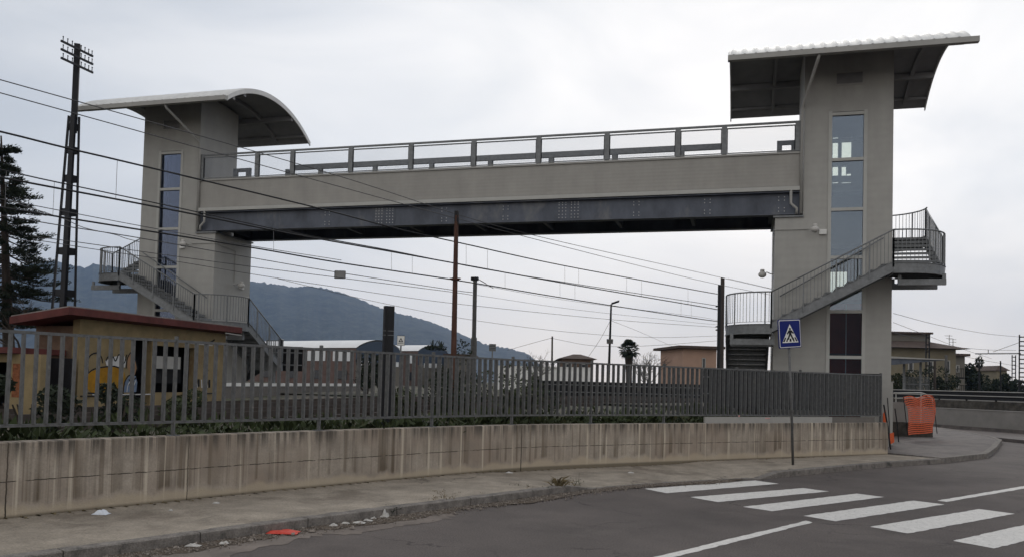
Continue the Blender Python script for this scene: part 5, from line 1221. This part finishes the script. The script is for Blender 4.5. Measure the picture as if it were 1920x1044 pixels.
# taller bushes behind the railing
for k, (x, y, w, rx_, rz, mt, lb) in enumerate(((222, 770, 15, .55, .55, M_leafd, 'dark weedy bush under the ochre graffiti'), (60, 775, 13, .7, .5, M_leafd, 'dark bush beneath the lean-to doorway'), (330, 772, 17, .6, .45, M_leaf, 'low green bush under the broken window of the yellow building'),
                                              (880, 742, 19.5, .95, .8, M_leafd, 'large dark bush behind the railing right of the rusty pole'), (955, 750, 21, .9, .75, M_leaf, 'green bush behind the railing below the louvred plate'), (1000, 745, 22, .7, .7, M_leafd, 'bush behind the railing under the bare shrub'), (690, 704, 38, 1.0, .8, M_leafd, 'round dark bush in front of the red brick shed'), (770, 760, 20, .8, .4, M_leaf, 'low weedy bush right of the totem foot'), (850, 715, 24, .7, 1.0, M_leafd, 'upright dark bush close to the rusty pole'))):
    bush('bush', at(x, y, w), (rx_, rx_, rz), 1100, .055 if w < 30 else .12, mt, lb, group='bushes behind the railing', seed=30 + k)
# hedges at right
bush('hedge', at(1716, 722, 62), (1.9, 1.2, 1.0), 2200, .11, M_leafd, 'dark rounded hedge with an upright fence before the apartment house', 'hedge', seed=50)
bush('hedge', at(1762, 722, 63), (1.0, 1.0, .9), 1200, .11, M_leafd, 'smaller dark hedge before the right corner of the apartment house', 'hedge', seed=51)
screen(1698, 1742, 705, 733, 58, 'thin upright bar fence in front of the rounded hedge', 18, M_steel, 1)
for k, (x, y, w, r, z, lb) in enumerate(((1835, 725, 95, 2.2, 1.6, 'broad dark tree in front of the low house at right'), (1868, 727, 100, 2.4, 1.4, 'dark tree below the small pale house'), (1815, 700, 96, 1.0, 1.7, 'slim ragged dark tree right of the grey house'), (1893, 728, 90, 1.3, 1.2, 'dark bushy tree at the foot of the far lattice masts'))):
    bush('dark_tree', at(x, y, w), (r, r, z), 1500, .2, M_leafd, lb, 'tree', 'dark trees at the right', 60 + k)
for k, (x, y, w, r, z, lb) in enumerate(((1680, 720, 60, .5, .8, 'thin shrub against the right tower beside the hedge'),)): bush('shrub', at(x, y, w), (r, r, z), 500, .09, M_leaf, lb, 'shrub', seed=70)

# Norfolk pine at the left edge
random.seed(77); w = 34; pb = at(22, 690, w); pb = V3(pb.x, pb.y, .8); ptop = at(2, 255, w)
PT = thing('norfolk_pine', pb, 'tall dark tiered conifer with drooping shaggy branches at the left edge', 'tree')
m = MB(); m.tube([pb, pb.lerp(ptop, .4), ptop], [.26, .18, .03], 8); m.build('trunk', M_bark, PT)
m = MB(); br_ = MB(); tiers = [(610, 1.9), (585, 2.1), (560, 2.25), (535, 2.35), (505, 2.3), (478, 2.0), (450, 1.75), (425, 1.5), (400, 1.3), (375, 1.1), (350, .9), (325, .62), (300, .42)]
for y, rl in tiers:
    for i in range(10):
        z = at(22, y + random.uniform(-11, 11), w).z + .25; tt = (z - pb.z) / (ptop.z - pb.z); c = pb.lerp(ptop, tt)
        a = 6.283 * i / 10 + random.uniform(-.35, .35); l = rl * random.uniform(.55, 1.2); d = V3(cos(a), sin(a), 0); sd = V3(-d.y, d.x, 0)
        pt = lambda u: c + d * l * u + Z_ * l * (-.55 * u + .42 * u * u)
        br_.tube([pt(k / 6) for k in range(7)], [.035 * (1 - .8 * k / 6) for k in range(7)], 4)
        for k in range(7):                                # side sprays, thick and turned up
            u0 = .25 + .75 * (k + random.random()) / 7; dr = (d * .9 + sd * random.choice((-1, 1)) * random.uniform(.2, .8) + Z_ * random.uniform(-.1, .35)).normalized(); ll = l * .34 * (1.15 - u0) + .16
            for _ in range(int(46 * ll / .35)):
                t_ = random.random(); p = pt(min(1, u0)) + dr * ll * t_; rr = .085 * (1 - .45 * t_)
                p = p + V3(random.gauss(0, rr), random.gauss(0, rr), abs(random.gauss(0, rr)) * 1.3)
                b = (dr + V3(random.gauss(0, .5), random.gauss(0, .5), random.uniform(.1, .9))).normalized() * random.uniform(.07, .15); sw = b.cross(V3(random.gauss(0, 1), random.gauss(0, 1), random.gauss(0, 1))).normalized() * random.uniform(.015, .03)
                m.face((p - sw, p + sw, p + b))
m.build('crown', M_leafd, PT); br_.build('branches', M_bark, PT)

def bare(m, p, d, l, r, depth):
    q = p + d * l; mid = p.lerp(q, .5) + V3(random.gauss(0, .05), random.gauss(0, .05), random.gauss(0, .05)) * l; m.tube([p, mid, q], [r, r * .85, r * .65], 5, cap=False)
    if depth == 0: return
    for _ in range(random.choice((2, 3))):
        e_ = (d + V3(random.gauss(0, .5), random.gauss(0, .5), random.gauss(.05, .35))).normalized(); bare(m, q, e_, l * random.uniform(.6, .85), r * .62, depth - 1)
def bare_tree(x, y, w, h, label, seed, depth=4, leaf=None, zb=.9, r=.07, nst=1, cat='tree'):
    random.seed(seed); b = at(x, y, w); b = V3(b.x, b.y, zb); t = thing('bare_tree', b, label, cat); m = MB()
    for k in range(nst): bare(m, b, V3(random.gauss(.1, .25), random.gauss(0, .2), 1).normalized(), h * .36, r, depth)
    o = m.build('trunk', M_bark, t)
    if leaf:
        vs = [v for v in m.v if v.z > zb + h * .45]; mm = MB()
        for _ in range(leaf): p = random.choice(vs); leafclump(mm, p, (.12, .12, .12), 1, .05)
        mm.build('crown', M_leaf, t)
    return t
bare_tree(60, 690, 30, 3.6, 'bare branching tree between the pine and the lattice mast', 5, 5, None, zb=1.2)
bare_tree(1010, 700, 58, 2.7, 'bare twiggy shrub showing above the railing right of the louvred plate', 9, 5, 160, nst=4, r=.05, cat='shrub')
bare_tree(1215, 700, 69, 3.5, 'bare many stemmed shrub beside the palm tree', 12, 4, 60, nst=6, r=.06, cat='shrub')
# palm
random.seed(4); pb = at(1180, 700, 68); pb = V3(pb.x, pb.y, .9); ptp = at(1179, 655, 68)
PM = thing('palm_tree', pb, 'short fan palm silhouetted against the pale sky behind the railing', 'palm tree')
m = MB(); m.tube([pb, pb.lerp(ptp, .55), ptp.lerp(pb, .12), ptp], [.24, .26, .36, .2], 9); m.build('trunk', M_bark, PM)
m = MB()
for i in range(34):
    a = 6.283 * i * .381966; el = radians(-42 + 122 * i / 33); d = V3(cos(a) * cos(el), sin(a) * cos(el), sin(el)); l = random.uniform(.38, .62); c = ptp + d * l - Z_ * .1 * l; m.tube([ptp, c], .02, 4)
    sd = d.cross(Z_).normalized() if abs(d.z) < .98 else X_
    up = sd.cross(d)
    for k in range(15):
        th = radians(-84 + 168 * k / 14); e_ = (d * cos(th) + sd * sin(th)).normalized(); ll = .55 * (.7 + .3 * cos(th)); tp_ = c + e_ * ll - Z_ * .16; mid = c + e_ * ll * .6; pw = e_.cross(up).normalized() * .05
        m.face((c, mid - pw, tp_, mid + pw))
m.build('crown', M_leafd, PM)
# aloe on the smaller shed roof
random.seed(6)
for x, lb in ((812, 'spiky plant silhouetted on the left of the smaller shed roof'), (828, 'spiky plant silhouetted on the right of the smaller shed roof')):
    b = at(x, 650, 88); t = thing('spiky_plant', b, lb, 'plant', 'spiky plants above the sheds'); m = MB()
    for k in range(9): d = V3(random.gauss(0, .35), random.gauss(0, .35), 1).normalized(); m.tube([b - Z_ * .2, b + d * random.uniform(.4, .9)], [.07, .03], 5)
    m.build('stems', M_leafd, t); m = MB()
    for k in range(5): q = b + V3(random.gauss(0, .4), random.gauss(0, .4), -.1); leafclump(m, q, (.35, .3, .25), 40, .12)
    m.build('leaves', M_leafd, t)

# ================================================================== KERBSIDE LITTER AND WEEDS
random.seed(14); m = MB()
for _ in range(6500):
    i = random.randint(28, 108); d = (KC[i + 1] - KC[i]).normalized(); n = V3(d.y, -d.x, 0); t = abs(random.gauss(.03, .16)); p = KC[i] + d * random.uniform(0, .13) + n * t; r = random.uniform(.004, .016) * (2.0 if random.random() < .06 else 1)
    c = V3(p.x, p.y, .018 + r * .3); a = V3(random.gauss(0, 1), random.gauss(0, 1), random.gauss(0, .4)).normalized(); b = a.cross(V3(random.gauss(0, 1), random.gauss(0, 1), 1)).normalized(); cc = a.cross(b)
    m.face((c + a * r, c + b * r, c + cc * r)); m.face((c - a * r, c + b * r, c + cc * r)); m.face((c + a * r, c - b * r, c + cc * r)); m.face((c - a * r, c - b * r, c + cc * r))
tag(m.build('grit', M_gravel), 'grit and small stones lying along the foot of the kerb', 'grit', kind='stuff')
random.seed(15); m = MB()
for _ in range(1400):
    i = random.randint(20, 150); p, d, n = wall_frame(i / 159 * WLEN); q = p - n * abs(random.gauss(.02, .06)); r = random.uniform(.006, .022); c = V3(q.x, q.y, ramp_z(min(159, i))[1] + .008); a = V3(random.gauss(0, 1), random.gauss(0, 1), .2).normalized() * r; b = V3(-a.y, a.x, random.uniform(-.3, .6) * r)
    m.face((c - a, c - b, c + a, c + b))
tag(m.build('dead_leaves', M_dry), 'brown dead leaves and dirt gathered along the wall foot', 'dead leaves', kind='stuff')
def weed(px, z, h, n, label, mt, seed, broad=False):
    random.seed(seed); b = oz(*px, z); t = thing('weed_clump', b, label, 'weed', 'weeds growing at the kerb'); m = MB()
    for _ in range(n):
        d = V3(random.gauss(0, .55), random.gauss(0, .55), 1).normalized(); l = h * random.uniform(.5, 1); sw = d.cross(V3(random.gauss(0, 1), random.gauss(0, 1), .1)).normalized() * (.014 if broad else .004); p0 = b + V3(random.gauss(0, .03), random.gauss(0, .03), 0); p1 = p0 + d * l * .6; p2 = p1 + (d + V3(d.x, d.y, -.55)).normalized() * l * .45
        m.face((p0 - sw * .6, p0 + sw * .6, p1 + sw, p1 - sw)); m.face((p1 - sw, p1 + sw, p2))
        if not broad: leafclump(m, p2, (.02, .02, .02), 3, .014)
    m.build('leaves', mt, t)
weed((1048, 913), .1, .3, 34, 'spiky green weed clump on the kerb left of the zebra crossing', M_dry, 1, True)
weed((838, 948), .02, .30, 22, 'dry thin weed in the gutter below the middle of the wall', M_dry, 2)
weed((806, 950), .02, .24, 10, 'small dry weed left of the gutter weed pair', M_dry, 3)
weed((729, 966), .02, .2, 8, 'dark weed stalks beside the white paper scrap', M_leafd, 4)
weed((970, 922), .02, .2, 14, 'short tuft at the kerb left of the spiky clump', M_leaf, 5)
weed((905, 938), .02, .16, 8, 'tiny tuft in the gutter right of the dry weed', M_dry, 6)
weed((1060, 916), .01, .2, 12, 'dry stalks in the gutter under the spiky clump', M_dry, 7)
for q_ in range(9):
    x_ = 978 + q_ * 13; weed((x_, 929 - q_ * 2.0), .015, .13 + .05 * (q_ % 3), 12, 'low row of dry tufts along the kerb left of the zebra crossing', M_dry if q_ % 2 else M_leaf, 80 + q_)
def crumple(name, px, z, sx, sy, sz, mt, label, cat, seed, group=None):
    random.seed(seed); c = oz(*px, z); m = MB(); n = 9; rx = V3(cR.x, cR.y, 0).normalized(); fy = V3(-rx.y, rx.x, 0)
    f = lambda u, v: c + rx * ((u - .5) * sx) + fy * ((v - .5) * sy) + Z_ * (max(0, sz * (.55 + .9 * mnoise.noise(V3(u * 4 + seed, v * 4, seed))) * sin(pi * u) ** .5 * sin(pi * v) ** .5) + .004)
    m.grid([[f(i / n, j / n) for i in range(n + 1)] for j in range(n + 1)]); m.grid([[c + rx * ((i / n - .5) * sx * .98) + fy * ((j / n - .5) * sy * .98) + Z_ * .002 for i in range(n + 1)] for j in range(n + 1)])
    return tag(m.build(name, mt), label, cat, group)
crumple('plastic_bag', (190, 963), .13, .18, .14, .07, M_bag, 'pale crumpled plastic bag at the foot of the wall', 'bag', 3)
crumple('orange_net_scrap', (531, 998), .02, .36, .2, .04, M_red, 'bright orange red scrap of plastic lying in the gutter', 'scrap', 5)
crumple('paper_scrap', (718, 968), .02, .16, .12, .11, M_paper, 'largest white paper scrap standing in the gutter', 'paper', 7, 'paper scraps in the gutter')
for k, (x, y, s, lb) in enumerate(((673, 980, .16, 'flat white paper scrap left of the largest one'), (648, 981, .1, 'small white scrap at the left of the gutter papers'), (690, 976, .12, 'white scrap between the flat scrap and the largest one'), (817, 953, .07, 'small pale scrap right of the largest paper'), (362, 1023, .16, 'white flattened scrap on the asphalt left of the orange one'))):
    crumple('paper_scrap', (x, y), .02, s, s * .5, .03, M_paper, lb, 'paper', 20 + k, 'paper scraps in the gutter')
for k, (x, y, z, s, lb) in enumerate(((320, 957, .13, .05, 'tiny white scrap on the pavement by the wall joint'), (405, 943, .13, .09, 'pale litter at the wall foot left of centre'), (955, 886, .13, .14, 'pale rubble by the dark wall joint'), (1183, 886, .1, .12, 'white flake on the dropped pavement'))):
    crumple('litter', (x, y), z, s, s * .6, .025, M_paper, lb, 'litter', 40 + k, 'bits of litter at the wall foot')
random.seed(41)
RUB = ((625, 985, .10), (640, 975, .07), (660, 990, .06), (700, 972, .08), (745, 962, .09), (762, 958, .05), (790, 955, .07), (835, 952, .06), (868, 944, .08), (905, 941, .05), (585, 996, .07), (470, 1013, .06), (420, 1019, .1), (330, 1027, .07))
for k, (x, y, s_) in enumerate(RUB):
    crumple('rubble', (x, y), .016, s_, s_ * .7, .035, M_gravel if k % 3 else M_paper, 'small crumbled bit of rubble lying in the gutter along the kerb', 'rubble', 60 + k, 'rubble in the gutter')['kind'] = 'thing'
# tape tied to the railing
random.seed(2); q = at(1372, 783, (oz(1372, 792, 1.0) - CAM).dot(cF)); m = MB()
for k in range(7): a = q + V3(random.gauss(0, .07), random.gauss(0, .04), random.gauss(0, .1)); b = a + V3(random.gauss(0, .1), 0, random.gauss(-.05, .1)); m.beam(a, b, .006, .035)
m.beam(q, q + V3(.05, -.06, -.28), .006, .03); m.beam(q, q + V3(.9, .75, -.0), .006, .02)
tag(m.build('barrier_tape', M_tape), 'faded red and white barrier tape knotted on the railing foot', 'tape')

# ================================================================== HAZE
hz = MB(); hz.box((-5000, -150, -1.2), (4500, 5200, 480)); ho = hz.build('haze', None or M_white); ho['kind'] = 'stuff'
hm = bpy.data.materials.new('haze_air'); hm.use_nodes = True; t = hm.node_tree; t.nodes.clear(); o = t.nodes.new('ShaderNodeOutputMaterial'); pv_ = t.nodes.new('ShaderNodeVolumePrincipled')
pv_.inputs['Color'].default_value = (.42, .63, 1.0, 1); pv_.inputs['Density'].default_value = 1.1e-4; pv_.inputs['Anisotropy'].default_value = 0.2
t.links.new(pv_.outputs[0], o.inputs['Volume']); ho.data.materials.clear(); ho.data.materials.append(hm)
